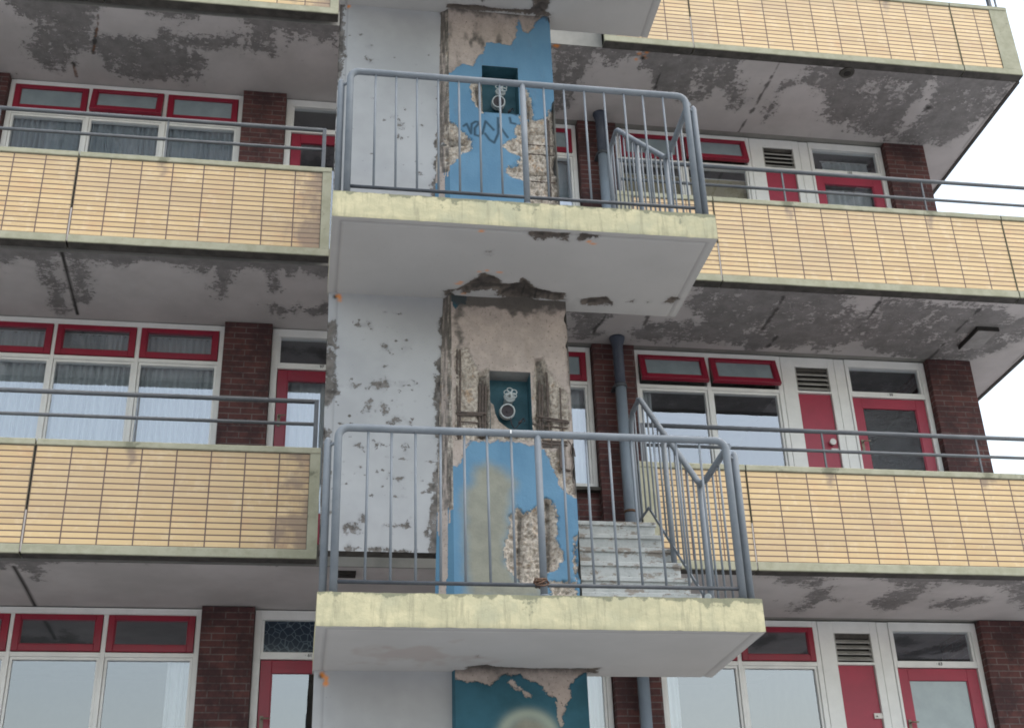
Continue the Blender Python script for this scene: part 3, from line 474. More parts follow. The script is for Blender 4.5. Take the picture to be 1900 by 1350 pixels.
# ------------------------------------------------------------------ facade
def pier(x0, x1, yf, k, y1=2.2, side=True):
    zf, zc = 8.15+k*H, 10.852+k*H
    q = MB(); q.box(x0, x1, yf, y1, zf, zc, bev=.004); return q.build('brick_pier', 'brick', bld, uvo=(x0-.01, zf))
def wallbox(x0, x1, y, z0, z1, m='brick', name='brick_wall'):
    q = MB(); q.box(x0, x1, y, y+.12, z0, z1); return q.build(name, m, bld, uvo=(x0, z0))
def pane(x0, x1, y, z0, z1, par, m='glass', xf=None, name='pane'):
    q = MB(); q.box(x0, x1, y, y+.006, z0, z1, xf=xf); return q.build(name, m, par)
def sash(x0, x1, z0, z1, y, par, ang=0., gm='glass'):
    # top-hung vent light: hinged along its top edge
    def xf(p):
        dy, dz = p[1]-y, p[2]-z1; c, s = math.cos(ang), math.sin(ang); return (p[0], y+dy*c+dz*s, z1-dy*s+dz*c)
    q = MB(); w = .058; yy0, yy1 = y-.028, y+.022
    for a in ((x0, x0+w, z0, z1), (x1-w, x1, z0, z1), (x0+w, x1-w, z1-.05, z1), (x0+w, x1-w, z0, z0+.058)): q.box(a[0], a[1], yy0, yy1, a[2], a[3], xf=xf, bev=.004)
    for a in ((x0+w, x0+w+.010, z0+.058, z1-.05), (x1-w-.010, x1-w, z0+.058, z1-.05), (x0+w, x1-w, z0+.058, z0+.068)): q.box(a[0]+.0005, a[1]-.0005, yy0+.012, yy1-.004, a[2]+.0005, a[3]-.0005, xf=xf)
    s = q.build('sash', 'red', par)
    pane(x0+w-.004, x1-w+.004, y-.004, z0+.054, z1-.046, par, gm, xf=xf, name='sash_pane')
    if ang: 
        for xx in (x0+.2, x1-.2): h = MB(); h.tube([(xx, y+.0, z0+.02), (xx, y-math.sin(ang)*.28, z0+.02)], .005, 6); h.build('sash_stay', 'steel_dark', par)
    return s
def window(xs, yf, k, sill, opens=None, x0=None, x1=None, label=None, red=True):
    """xs: list of (left, right) of each vent light; level 0 heights"""
    dz = k*H; a, c = x0, x1; q = MB(); y0, y1 = yf, yf+.09
    lo = sill+dz; zt = 10.85+dz
    q.box(a, xs[0][0]-.003, y0, y1, lo, zt, bev=.004); q.box(xs[-1][1]+.003, c, y0, y1, lo, zt, bev=.004)
    q.box(xs[0][0]-.003, xs[-1][1]+.003, y0+.001, y1, 10.788+dz, zt-.001)
    for i, (l, r) in enumerate(xs):
        q.box(l-.003, r+.003, y0+.002, y1, 10.412+dz, 10.452+dz, bev=.003)
        q.box(l-.003, r+.003, y0+.002, y1, lo+.001, lo+.06)
        if i: q.box(xs[i-1][1]+.003, l-.003, y0, y1, lo+.06, 10.788+dz, bev=.003)
        # glazing beads
        for g in ((l, l+.022, lo+.06, 10.412+dz), (r-.022, r, lo+.06, 10.412+dz)): q.box(g[0]+.0005, g[1], y0+.018, y1-.01, g[2]+.001, g[3]-.001)
        q.box(l+.022, r-.022, y0+.018, y1-.01, 10.388+dz, 10.411+dz)
    w = q.build('window', 'white', bld)
    if label: w['label'] = label
    if sill > 9:
        sl = MB(); sl.box(a-.03, c+.03, yf-.07, yf+.06, lo-.035, lo-.001); sl.build('window_sill', 'under', w)
    for i, (l, r) in enumerate(xs):
        pane(l+.02, r-.02, y0+.045, lo+.055, 10.392+dz, w)
        sash(l, r, 10.457+dz, 10.784+dz, yf+.012, w, (opens or {}).get(i, 0.), 'pale_pane' if (k == 0 or (k == -1 and x0 > 0)) else 'glass')
    return w
def text_part(s, x, y, z, size, par):
    # lettering as real geometry
    cu = bpy.data.curves.new('house_number', 'FONT'); cu.body = s; cu.size = size; cu.extrude = .0015; cu.align_x = 'CENTER'; cu.align_y = 'CENTER'
    t = bpy.data.objects.new('house_number', cu); scene.collection.objects.link(t); dg = bpy.context.evaluated_depsgraph_get()
    me = bpy.data.meshes.new_from_object(t.evaluated_get(dg)); bpy.data.objects.remove(t); bpy.data.curves.remove(cu)
    w = wloc(par); mt = Matrix.Translation(Vector((x, y, z))-w) @ Matrix.Rotation(R(90), 4, 'X'); me.transform(mt)
    return link('house_number', me, 'ink', par)
def door(x0, x1, fx0, fx1, yf, k, gl, number, top=True, label=None, redm='red_pink'):
    dz = k*H; q = MB(); y1 = yf+.09; zf = 8.15+dz; zt = 10.85+dz
    q.box(fx0, x0-.006, yf, y1, zf, zt, bev=.004); q.box(x1+.006, fx1, yf, y1, zf, zt, bev=.004)
    q.box(x0-.006, x1+.006, yf+.001, y1, 10.763+dz, zt-.001); q.box(x0-.006, x1+.006, yf+.001, y1, 10.412+dz, 10.470+dz, bev=.003)
    for g in ((x0-.005, x0+.016), (x1-.016, x1+.005)): q.box(g[0], g[1], yf+.02, y1-.01, 10.471+dz, 10.762+dz)
    q.box(x0-.005, x1+.005, yf-.006, yf+.02, 10.405+dz, 10.4165+dz)
    d = q.build('door', 'white', bld)
    if label: d['label'] = label
    pane(x0+.012, x1-.012, yf+.045, 10.465+dz, 10.768+dz, d, 'leaded' if (k == -2 and x0 < 0) else 'glass', name='transom_pane')
    l = MB(); ly0, ly1 = yf+.022, yf+.065; zd = 10.402+dz; gz = zf+.75
    l.box(x0, x0+.098, ly0, ly1, zf+.02, zd, bev=.003); l.box(x1-.112, x1, ly0, ly1, zf+.02, zd, bev=.003)
    l.box(x0+.098, x1-.112, ly0+.0005, ly1, zd-.118, zd, bev=.003); l.box(x0+.098, x1-.112, ly0+.0005, ly1, zf+.02, gz, bev=.003)
    for g in ((x0+.098, x0+.109, gz, zd-.118), (x1-.123, x1-.112, gz, zd-.118)): l.box(g[0]+.0005, g[1], ly0+.008, ly1-.002, g[2]+.001, g[3]-.001)
    l.build('door_leaf', redm, d)
    pane(x0+.1, x1-.115, yf+.04, gz-.004, zd-.114, d, gl, name='door_pane')
    h = MB(); hz = 9.78+dz; h.box(x0+.02, x0+.05, yf+.012, yf+.0215, hz, hz+.13); h.tube([(x0+.035, yf+.012, hz+.10), (x0+.035, yf-.03, hz+.10), (x0+.10, yf-.035, hz+.10)], .007, 8); h.build('door_handle', 'brass', d)
    if number: text_part(number, x0+.43, yf-.003, 10.441+dz, .042, d)
    return d
GROUP_W = None
def curtain(name, x0, x1, z0, z1, y, m, label, folds=14, amp=.018, seed=0, group=None, cat='curtain'):
    n = max(8, int((x1-x0)/.008)); us = np.linspace(x0, x1, n); vs = np.linspace(z0, z1, 7)
    def fn(U, V):
        ph = (U-x0)/(x1-x0)*folds*2*math.pi; t = fbm(U*3, V*0, .2, seed, 2); fl = .6+.4*(z1-V)/(z1-z0)
        return U, y+np.sin(ph+t*3.5)*amp*(1+t)*fl+t*.01, V+0*U
    root = empty(name, ((x0+x1)/2, y, z0), label, cat, group)
    grid('fabric', us, vs, fn, {}, m, root); r = MB(); r.tube([(x0-.02, y, z1+.006), (x1+.02, y, z1+.006)], .007, 6); r.build('curtain_rail', 'white', root); return root
LF, RF = 1.334, 1.4247
S1, S2, S3 = (-3.29, -2.533), (-2.492, -1.744), (-1.696, -.948)
for k in (0, -1, -2):
    dz = k*H; lv = NAMES[k]; zf = 8.15+dz
    window([S1, S2, S3], LF, k, 8.9, {1: R(13)} if k == 0 else None, -3.345, -.896, label='three-bay white window with red vent lights on the left wing, %s storey' % lv)
    pier(-3.85, -3.348, 1.24, k); pier(-.893, -.430, 1.24, k)
    wallbox(-3.345, -.896, LF+.01, zf, 8.899+dz)
    wallbox(-7.0, -3.852, LF, zf, 10.85+dz)
    door(-.356, .47, -.427, .54, LF, k, 'glass', {0: '', -1: '97', -2: '· 61 ·'}[k], redm='red', label='red door with a tall glass pane left of the stair tower, %s storey' % lv)
    wallbox(.543, 2.08, LF+.05, zf, 10.85+dz)
    window([(2.13, 2.795)], RF, k, 9.256, None, 2.083, 2.848, label='narrow single-bay window beside the drainpipe pier, %s storey' % lv)
    wallbox(2.083, 2.853, RF+.005, zf, 9.22+dz)
    pier(2.856, 3.301, 1.332, k)
    window([(3.362, 4.085), (4.133, 4.872)], RF, k, 8.9, {0: {1: R(12)}, -1: {0: R(17), 1: R(17)}}.get(k), 3.303, 4.925, label='two-bay white window with red vent lights on the right wing, %s storey' % lv)
    wallbox(3.303, 4.925, RF+.01, zf, 8.899+dz)
    # white boards, louvre and narrow red cupboard door
    q = MB(); q.box(4.931, 5.086, RF+.004, RF+.08, zf, 10.85+dz, bev=.003); q.box(5.461, 5.535, RF+.004, RF+.08, zf, 10.85+dz, bev=.003); q.box(5.541, 5.655, RF+.010, RF+.08, zf, 10.85+dz, bev=.003)
    q.box(5.086, 5.461, RF+.004, RF+.08, 10.735+dz, 10.85+dz); q.box(5.086, 5.461, RF+.002, RF+.08, 10.428+dz, 10.452+dz)
    cup = q.build('meter_cupboard', 'white', bld)
    g = MB(); g.box(4.9255, 4.931, RF+.03, RF+.08, zf, 10.85+dz); g.box(5.535, 5.541, RF+.03, RF+.08, zf, 10.85+dz); g.build('board_joint', 'shadow_gap', cup)
    q = MB(); q.box(5.094, 5.455, RF+.03, RF+.07, zf+.02, 10.426+dz, bev=.003); q.build('cupboard_door', 'red_pink', cup)
    q = MB(); q.box(5.09, 5.457, RF+.075, RF+.078, 10.452+dz, 10.735+dz, 1)
    for i in range(4):
        z = 10.470+dz+i*.056; q.prism([(RF+.012, z), (RF+.006, z+.008), (RF+.045, z+.046), (RF+.052, z+.040)], 5.098, 5.45, 0)
    q.box(5.098, 5.45, RF+.02, RF+.06, 10.69+dz, 10.734+dz, 2)
    q.box(5.0865, 5.098, RF+.006, RF+.06, 10.4525+dz, 10.734+dz, 0); q.box(5.45, 5.4605, RF+.006, RF+.06, 10.4525+dz, 10.734+dz, 0)
    q.build('ventilation_louvre', ['louvre', 'shadow_gap', 'under'], cup)
    if k == -1:
        q = MB(); q.tube([(5.385, RF+.03, 9.862+dz), (5.385, RF-.02, 9.862+dz)], [.028, .034], 16); q.box(5.37, 5.45, RF+.018, RF+.03, 9.76+dz, 9.80+dz, 0); q.build('lock', 'metal', cup)
    if k == -2:
        q = MB(); q.box(5.38, 5.46, RF+.012, RF+.03, 9.92+dz, 9.97+dz, 0); q.tube([(5.41, RF+.012, 9.945+dz), (5.41, RF-.01, 9.945+dz)], .01, 10); q.build('lock', 'metal', cup)
    door(5.692, 6.512, 5.658, 6.574, RF, k, {0: 'glass', -1: 'frost', -2: 'pale_pane'}[k], {0: '135', -1: '· 99', -2: '· 63'}[k], label='red door with a white frame at the right end of the %s gallery' % lv)
    pier(6.576, 7.077, 1.332, k)
    # flank wall and rooms behind
    q = MB(); q.box(6.9, 7.07, 2.21, 9.0, zf, 10.86+dz); q.build('flank_wall', 'brick', bld)
    q = MB(); q.box(-7, 6.89, 4.0, 4.1, zf, 10.86+dz)
    for x in (-3.6, -.66, 1.2, 3.08, 5.27): q.box(x-.05, x+.05, 1.60, 3.99, zf, 10.86+dz)
    q.build('inner_wall', 'interior', bld)
q = MB(); q.box(-7, 7.07, 1.42, 1.6, 11.06, 13.6); q.build('upper_brick_wall', 'brick', bld)
q = MB(); q.box(-7, 7.07, 1.42, 1.6, 0, 2.15); q.build('base_brick_wall', 'brick', bld)
# ------------------------------------------------------------------ what hangs behind the glass
for i, (a, c) in enumerate((S1, S2, S3)):
    w = ('left', 'middle', 'right')[i]
    curtain('net_curtain', a-.0, c+.0, 8.95, 10.75, LF+.10, 'net_dim', 'dim grey net curtain behind the %s bay of the upper left window' % w, 13, .02, i)
    curtain('net_curtain', a-.0, c+.0, 6.05, 7.84, LF+.11, 'net', 'white net curtain in soft folds behind the %s bay of the middle-storey left window' % w, 12, .024, i+4)
curtain('side_curtain', -1.17, -.96, 3.15, 4.63, LF+.14, 'net', 'narrow white curtain at the right edge of the lowest left window', 4, .02, 9)
curtain('side_curtain', 3.37, 3.50, 6.05, 7.52, RF+.12, 'net', 'narrow white curtain at the left edge of the middle-storey right window', 3, .015, 8)
curtain('side_curtain', 3.37, 3.52, 3.15, 4.65, RF+.12, 'net', 'narrow white curtain at the left edge of the lowest right window', 3, .015, 7)
curtain('tan_blind', 3.38, 4.86, 8.92, 10.30, RF+.12, 'blind', 'tan roller blind pulled down behind the upper right two-bay window', 2, .004, 3, cat='blind')
curtain('door_curtain', -.25, .40, 5.95, 7.42, LF+.14, 'net', 'white curtain behind the glass of the middle-storey left red door', 9, .012, 2)
curtain('door_curtain', 5.80, 6.40, 8.85, 10.27, RF+.14, 'net', 'white curtain behind the glass of the upper right red door', 6, .016, 5)
curtain('transom_curtain', 5.86, 6.42, 10.46, 10.68, RF+.14, 'net', 'short gathered curtain behind the pane above the upper right red door', 5, .02, 6)
curtain('window_curtain', 2.15, 2.78, 6.35, 7.52, RF+.14, 'net', 'pale curtain behind the narrow window beside the middle drainpipe run', 5, .02, 1)
curtain('lace_curtain', 2.15, 2.78, 3.45, 4.62, RF+.12, 'net', 'lace curtain behind the narrow window under the lower landing', 8, .01, 3)
curtain('window_curtain', 2.15, 2.78, 9.25, 10.4, RF+.14, 'net_dim', 'grey curtain behind the narrow window beside the upper landing', 3, .012, 3)
# ------------------------------------------------------------------ gallery railings
def gallery_railing(k, x0, x1, posts, y, zt, zm, label, end=None):
    r = empty('gallery_railing', (x0, y, 8.95+k*H), label, 'railing', 'two-bar railings above the gallery parapets')
    q = MB(); q.tube([(x0, y, zt+k*H), (x1, y, zt+k*H)], .021, 12); q.build('top_rail', 'grail', r)
    q = MB(); q.tube([(x0, y, zm+k*H), (x1, y, zm+k*H)], .016, 10); q.build('middle_rail', 'grail', r)
    for p in posts:
        q = MB(); q.box(p-.008, p+.008, y-.008, y+.008, 8.93+k*H, zt+k*H-.005); q.build('post', 'grail', r)
    if end is not None:
        q = MB(); q.box(end-.019, end+.019, y-.019, y+.02, 8.93+k*H, zt+k*H+.015, bev=.004); q.build('end_post', 'grail', r)
gallery_railing(0, -6.4, -.01, (-4.54, -3.01, -1.476), .0, 9.438, 9.205, 'two-bar railing above the upper parapet left of the stair tower', .0)
gallery_railing(-1, -6.4, .03, (-4.54, -3.01, -1.46), .0, 9.415, 9.20, 'two-bar railing above the middle parapet left of the stair tower', .035)
gallery_railing(0, 2.93, 7.6, (4.655, 6.18, 7.58), .05, 9.365, 9.135, 'two-bar railing above the upper parapet right of the stair tower', 2.93)
gallery_railing(-1, 2.95, 7.6, (4.655, 6.18, 7.58), .05, 9.335, 9.14, 'two-bar railing above the middle parapet right of the stair tower', 2.95)
gallery_railing(1, 2.93, 7.6, (4.655, 6.18, 7.58), .05, 9.365, 9.135, 'two-bar railing above the topmost parapet, its end just in view', 7.5)
# ------------------------------------------------------------------ drainpipe
dp = empty('drainpipe', (3.09, 1.2, 0), 'round grey drainpipe running down the brick pier behind the landings, dark below each gallery', 'drainpipe')
for k in (0, -1, -2):
    dz = k*H; q = MB(); q.tube([(3.09, 1.2, 8.15+dz), (3.09, 1.2, 10.30+dz)], .055, 20); q.build('lower_pipe', 'pipe', dp)
    q = MB(); q.tube([(3.09, 1.2, 10.301+dz), (3.09, 1.2, 10.75+dz), (3.09, 1.2, 10.83+dz), (3.09, 1.2, 10.856+dz)], [.054, .054, .078, .082], 20); q.build('upper_socket', 'pipe_dark', dp)
    q = MB(); q.tube([(3.09, 1.2, 10.28+dz), (3.09, 1.2, 10.32+dz)], .062, 20); q.box(3.02, 3.16, 1.2, 1.33, 10.285+dz, 10.315+dz); q.build('clamp', 'steel_dark', dp)
    q = MB(); q.tube([(3.09, 1.2, 8.925+dz), (3.09, 1.2, 8.95+dz)], .060, 20); q.build('rusty_clamp', 'rust', dp)
# ------------------------------------------------------------------ things on the soffits
q = MB(); q.tube([(5.65, .17, 10.862), (5.65, .17, 10.84)], [.085, .075], 24); fx = q.build('ceiling_outlet', 'under'); tag(fx, 'round lamp base left open on the topmost gallery ceiling near the parapet', 'ceiling fitting')
q = MB(); q.tube([(5.65, .17, 10.84), (5.65, .17, 10.835)], [.04, .04], 16); q.build('empty_socket', 'shadow_gap', fx)
hb = empty('ceiling_hatch', (6.9, .8, 7.96), 'flat grey board with a dark edge fixed under the upper gallery ceiling at the right', 'ceiling panel')
q = MB(); q.box(6.80, 7.03, .60, 1.02, 7.935, 7.959); q.build('board', 'hatch', hb)
q = MB(); q.box(6.785, 6.80, .585, 1.02, 7.915, 7.959); q.box(6.80, 7.03, .585, .60, 7.915, 7.959); q.build('edge_strip', 'shadow_gap', hb)
# ================================================================== STAIR TOWER
st = empty('stair_tower', (1.46, -1.6, 0), 'crumbling concrete stair tower with blue painted column, white wall panels and cream edged landings', 'stair tower')
X0, X1 = .076, 2.856
def landing(k):
    zb, zt = 6.664+k*H, 6.875+k*H
    q = MB(); q.box(X0+.004, X1-.004, LY+.012, WY+.10, zb+.09, zt-.001); s = q.build('landing', 'floor', st)
    s['label'] = {1: 'topmost landing, only its underside in view', 0: 'upper landing with large spalled patches under it', -1: 'lower landing with smooth underside'}[k]
    # cream front and side edges, slightly ragged
    us = span(X0, X1, .012); vs = span(zb, zt, .012)
    U, V = np.meshgrid(us, vs, indexing='ij')
    ed = np.clip(1-(zt-V)/.035, 0, 1); eb = np.clip(1-(V-zb)/.02, 0, 1)
    dirt = -1.5+fbm(U, V, .12, 2+k, 4)*1.5+np.clip(vn(U, V*0, .05, 9)*2.5, 0, 1)*np.clip(1-(zt-V)/.14, 0, 1)*1.7+ed*2.3+np.clip((U-2.35)/.5, 0, 1)*.8*np.clip(1-(zt-V)/.1, 0, 1)
    rag = fbm(U, V*0+k, .05, 31+k, 4)
    grid('front_edge', us, vs, lambda U, V: (U, LY+fbm(U, V, .15, 4, 4)*.004-.0+eb*.004, V+rag*.005*(ed-eb)), dict(dirt=dirt), 'fascia', s)
    for x, fl in ((X0, True), (X1, False)):
        us2 = span(LY, WY+.1, .03); vs2 = span(zb, zt, .02); U2, V2 = np.meshgrid(us2, vs2, indexing='ij')
        grid('side_edge', us2, vs2, lambda U, V, x=x: (np.full(U.shape, x), U, V), dict(dirt=-1.2+fbm(U2, V2, .1, 5)), 'fascia', s, flip=fl)
    us = span(X0, X1, .013); vs = span(LY, WY+.1, .013); U, V = np.meshgrid(us, vs, indexing='ij')
    L = {0: LSOF_0, 1: LSOF_1, -1: LSOF_m1}[k]; peel = polys(U, V, L, .025, -3.4, 3.2)+fbm(U, V, .12, 8+k, 4)*.9
    if k == -1: peel = peel-.4
    dI = np.minimum(np.minimum(U-X0, X1-U), V-LY); groove = np.exp(-((dI-.062)/.009)**2)
    dep = np.clip(peel/2.5, 0, 1)*(.022+.03*np.abs(fbm(U, V, .06, 3, 4)))
    crack = groove*.22
    if k == 0:
        for x in (1.40, 1.50): crack = np.maximum(crack, np.clip(1.3-sdline(U, V, [(x, -2.05), (x+.01, -1.90)])/.007, 0, 1)*(peel > .6))
        for x in (1.66, 1.76, 1.85, 1.56): crack = np.maximum(crack, np.clip(1.3-sdline(U, V, [(x, -1.97), (x+.015, -1.70)])/.008, 0, 1)*(peel > .6))
        crack = np.maximum(crack, np.clip((fbm(U, V, .07, 12, 4)+.1)*2.2, 0, .75)*(peel > 1.2))
    crack = np.maximum(crack, np.clip((fbm(U, V, .05, 22, 4))*2.0, 0, .5)*(peel > 1.5))
    orange = np.zeros(U.shape)
    if k == 0:
        for q_ in ORANGE['LS0']: orange = np.maximum(orange, np.clip(1.5-(np.hypot((U-q_[0])*.7, (V-q_[1])*1.4)+fbm(U, V, .03, 5, 2)*.015)/.014, 0, 1)*.75)
    grid('underside', us, vs, lambda U, V: (U, V, zb+groove*.010+dep), dict(peel=peel, crack=crack, orange=orange, rust=np.clip(.55-np.hypot((U-.75)/.75, (V+2.0)/.55)+fbm(U, V, .3, 51, 4)*.6, 0, .22) if k == -1 else 0*U), 'lsoffit', s, flip=True)
    return s
for k in (1, 0, -1): landing(k)
def spine_wall(k):
    zt = 6.664+(k+1)*H+.01; zb = 4.598+(k+1)*H if k > -2 else 4.598-H; zb = 4.598+H*(k+1)
    us = span(.087, 1.02, .011); vs = span(zb, zt, .011); U, V = np.meshgrid(us, vs, indexing='ij')
    Vc = V+0*U; rel = V-H*(k+1)
    P = {0: WALL_B, -1: WALL_C}.get(k, [])
    edgeband = (U > .74) | (U < .2)
    peel = np.where(edgeband, polys(U, V, P, .014, -4.2, 1.6), polys(U, V, P, .02, -4.2, .45))+fbm(U, V, .05, 4+k, 4)*1.8-.2
    rn = random.Random(60+k)
    for i in range({0: 30, -1: 70, -2: 5}[k]):
        fx, fz = rn.uniform(.15, .93), rn.choice([rn.uniform(zb+.05, zt-.1), rn.uniform(5.0, 5.8) if k == -1 else rn.uniform(zb, zt-.2)]); fr = rn.uniform(.003, .009)
        sl = (np.abs(us-fx) < .06)[:, None] & (np.abs(vs-fz) < .06)[None, :]
        peel = np.where(sl, np.maximum(peel, 1.0-(np.hypot((U-fx)*rn.uniform(.3, .9), V-fz+fbm(U, V, .02, i % 50, 2)*.008)/fr)*1.2), peel)
    if k == -2: peel = np.maximum(-3.2+fbm(U, V, .2, 4)*.5, peel-1)
    strip = np.clip(1-np.abs(U-.098)/.01, 0, 1)
    orange = np.zeros(U.shape)
    for q_ in {0: ORANGE['WB'], -1: ORANGE['WC'], -2: ORANGE['WD']}[k]: orange = np.maximum(orange, np.clip(1.5-(np.hypot(U-q_[0], V-q_[1])+fbm(U, V, .03, 5, 2)*.02)/.016, 0, 1)*.8)
    dep = np.clip(peel/2, 0, 1)*(.010+.02*np.abs(fbm(U, V, .05, 3, 4)))
    gr = np.exp(-((U-.150)/.006)**2)*.5
    crack = np.maximum(gr*.5, np.clip((fbm(U, V, .06, 9, 4)-.05)*2., 0, .6)*(peel > .8))
    if k in (-1, -2): crack = np.maximum(crack, np.clip(1.4-np.hypot(U-.135, V-(6.63+(k+1)*H))/.018, 0, 1))
    q = MB(); q.box(.09, 1.02, WY+.035, WY+.118, zb+.004, zt-.012); s = q.build('wall_panel', 'concrete', st)
    s['label'] = {0: 'upper white wall panel', -1: 'middle white wall panel with many chips', -2: 'lowest white wall panel, smooth'}[k]
    grid('painted_face', us, vs, lambda U, V: (U, WY+dep+gr*.006, V), dict(peel=peel, crack=crack, orange=orange), 'wall', s)
    e = MB(); e.quad((.087, WY+.12, zb), (.087, WY+.0, zb), (.087, WY+.0, zt), (.087, WY+.12, zt)); e.quad((.087, WY+.12, zb), (1.02, WY+.12, zb), (1.02, WY, zb), (.087, WY, zb)); e.build('wall_edge', 'under', s)
for k in (0, -1, -2): spine_wall(k)
CX0, CX1 = 1.0205, 1.921
def column(k):
    z0 = 6.875+k*H; z1 = 6.664+(k+1)*H+.03; n0, n1, m0, m1 = (1.305, 1.617, 8.456, 8.957) if k == 0 else (1.305, 1.617, 5.50, 6.025)
    hole = (n0, n1, m0, m1) if k in (0, -1) else None
    us = span(CX0, CX1, .008, (n0, n1) if hole else ()); vs = span(z0, z1, .008, (m0, m1) if hole else ())
    U, V = np.meshgrid(us, vs, indexing='ij'); Zr = np.zeros(U.shape)
    olive = Zr-9; dark = Zr-2.; ink = Zr.copy(); pale = Zr.copy(); deep = Zr.copy()
    if k == -1:
        isl = polys(U, V, COLISLE_C, .02, -3, 2); bl = polys(U, V, COLBLUE_C, .022, -3, 3)+fbm(U, V, .09, 40, 4)*.9; sp = fbm(U, V, .07, 41, 4)*.9+np.minimum(polys(U, V, COLSPALL_C, .022, -3, 3), -isl+1.)
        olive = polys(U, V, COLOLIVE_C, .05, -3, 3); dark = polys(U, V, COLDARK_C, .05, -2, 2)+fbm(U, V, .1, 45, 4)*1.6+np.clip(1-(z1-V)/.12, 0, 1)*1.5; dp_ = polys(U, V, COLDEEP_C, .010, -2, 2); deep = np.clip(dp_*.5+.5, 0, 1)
    elif k == 0:
        con = polys(U, V, COLCONC_B, .02, -3, 3)+fbm(U, V, .09, 42, 4)*.9; sp = polys(U, V, COLSPALL_B, .022, -3, 3)+fbm(U, V, .07, 43, 4)*.9; bl = np.minimum(-con, 2.5); dp_ = polys(U, V, COLDEEP_B, .010, -2, 2); deep = np.clip(dp_*.5+.5, 0, 1)
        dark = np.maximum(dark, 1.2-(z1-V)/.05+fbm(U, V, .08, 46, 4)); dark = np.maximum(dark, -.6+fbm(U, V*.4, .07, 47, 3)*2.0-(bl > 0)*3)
        for p in COLINK_B: ink = np.maximum(ink, np.clip(1.6-sdline(U, V, p)/.0095, 0, 1))
        bl = np.where((sp > 0) & (V < 7.55) & (fbm(U, V, .05, 6, 3) > .25), 1, bl); sp = np.where((V < 7.45) & (U > 1.62), sp*.3-.0, sp)
    else:
        con = polys(U, V, COLCONC_D, .02, -3, 3)+fbm(U, V, .09, 42, 4)*.9; bl = -con; sp = Zr-3
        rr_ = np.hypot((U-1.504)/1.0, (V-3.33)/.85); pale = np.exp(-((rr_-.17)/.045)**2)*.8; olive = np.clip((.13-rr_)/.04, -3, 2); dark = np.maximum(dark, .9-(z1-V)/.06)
    spn = np.clip((sp+fbm(U, V, .05, 6, 3)*1.2)*.6+.2, 0, 1)
    blc = np.clip(bl*2+.5, 0, 1)
    dep = spn*(.018+.050*np.abs(fbm(U, V, .045, 3, 4)))+deep*.035+(1-blc)*(1-spn)*.006+fbm(U, V, .03, 14, 3)*.0025*(1-blc*.8)
    # worn outer corners
    if k == -1: dep = dep+np.clip(1-(CX1-U)/.035, 0, 1)*np.clip((fbm(V, V*0, .3, 2, 3)+.1)*.08, 0, .06)*(V > 5.05)
    if k == 0: dep = dep+np.clip(1-(CX1-U)/.05, 0, 1)*np.clip((sp > 0)*.05, 0, .05)
    dark = np.maximum(dark, deep*2.6-2.2)
    q = MB(); q.quad((CX1, CYF+.0, z0), (CX1, -1.40, z0), (CX1, -1.40, z1), (CX1, CYF+.0, z1)); q.quad((CX1, -1.40, z0), (CX0, -1.40, z0), (CX0, -1.40, z1), (CX1, -1.40, z1))
    s = q.build('stair_column', 'concrete', st); s['label'] = {0: 'upper run of the column, blue paint with graffiti', -1: 'middle run of the column, bare concrete above blue and olive paint', -2: 'lowest run of the column, blue with painted shade and a pale ring'}[k]
    # ragged right arris seen against the windows
    nar = np.clip(fbm(V, V*0+k, .22, 21, 4), 0, 1)*.05*np.clip((U-1.80)/.12, 0, 1) if k != -2 else 0*U
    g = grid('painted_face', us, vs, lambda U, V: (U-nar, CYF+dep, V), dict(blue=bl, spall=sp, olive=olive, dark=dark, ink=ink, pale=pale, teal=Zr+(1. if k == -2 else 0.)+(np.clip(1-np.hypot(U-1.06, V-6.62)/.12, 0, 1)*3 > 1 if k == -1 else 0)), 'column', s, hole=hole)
    # splayed left cheek
    us2 = np.linspace(0, 1, 14); vs2 = span(z0, z1, .012); A, V2 = np.meshgrid(us2, vs2, indexing='ij')
    t = (V2-z0)/(z1-z0); xb = (.885+.075*t) if k != -2 else (.995+.01*t); d0 = np.interp(V2[0], vs, dep[0])[None, :]
    X = CX0+(xb-CX0)*A; Yc = (CYF+d0*(1-A))+(WY+.004-CYF)*A
    stripe = np.abs(A-.55-fbm(V2, V2*0, .4, 3, 3)*.12) < .18
    low = z0+{0: .95, -1: .93, -2: 9}[k]
    b2 = np.where((V2 < low+fbm(A, V2, .2, 5, 3)*.3) & ~stripe, 1.2, -1.5) if k != -2 else A*0+2
    sp2 = np.where(V2 > low, .4-1.2*(np.abs(A-.6) < .25), -2.)*1.0; sp2 = np.where(k == -2, -3, sp2)
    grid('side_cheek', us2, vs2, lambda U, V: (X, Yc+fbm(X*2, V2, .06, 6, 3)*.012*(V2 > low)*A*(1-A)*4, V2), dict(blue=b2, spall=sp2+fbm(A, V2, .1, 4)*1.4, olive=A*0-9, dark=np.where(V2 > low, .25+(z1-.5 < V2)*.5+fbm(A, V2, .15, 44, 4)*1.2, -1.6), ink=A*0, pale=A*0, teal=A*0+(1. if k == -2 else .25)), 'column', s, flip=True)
    if hole:
        nb = MB(); yb = CYF+.165
        nb.quad((n0, yb, m0), (n1, yb, m0), (n1, yb, m1), (n0, yb, m1)); nb.quad((n0, CYF+.004, m0), (n0, yb, m0), (n0, yb, m1), (n0, CYF+.004, m1)); nb.quad((n1, yb, m0), (n1, CYF+.004, m0), (n1, CYF+.004, m1), (n1, yb, m1))
        nb.quad((n0, CYF, m0), (n1, CYF, m0), (n1, yb, m0), (n0, yb, m0)); nb.quad((n0, yb, m1), (n1, yb, m1), (n1, CYF+.004, m1), (n0, CYF+.004, m1), 1 if k == -1 else 0)
        nb.build('valve_niche', ['teal', 'concrete'], s)
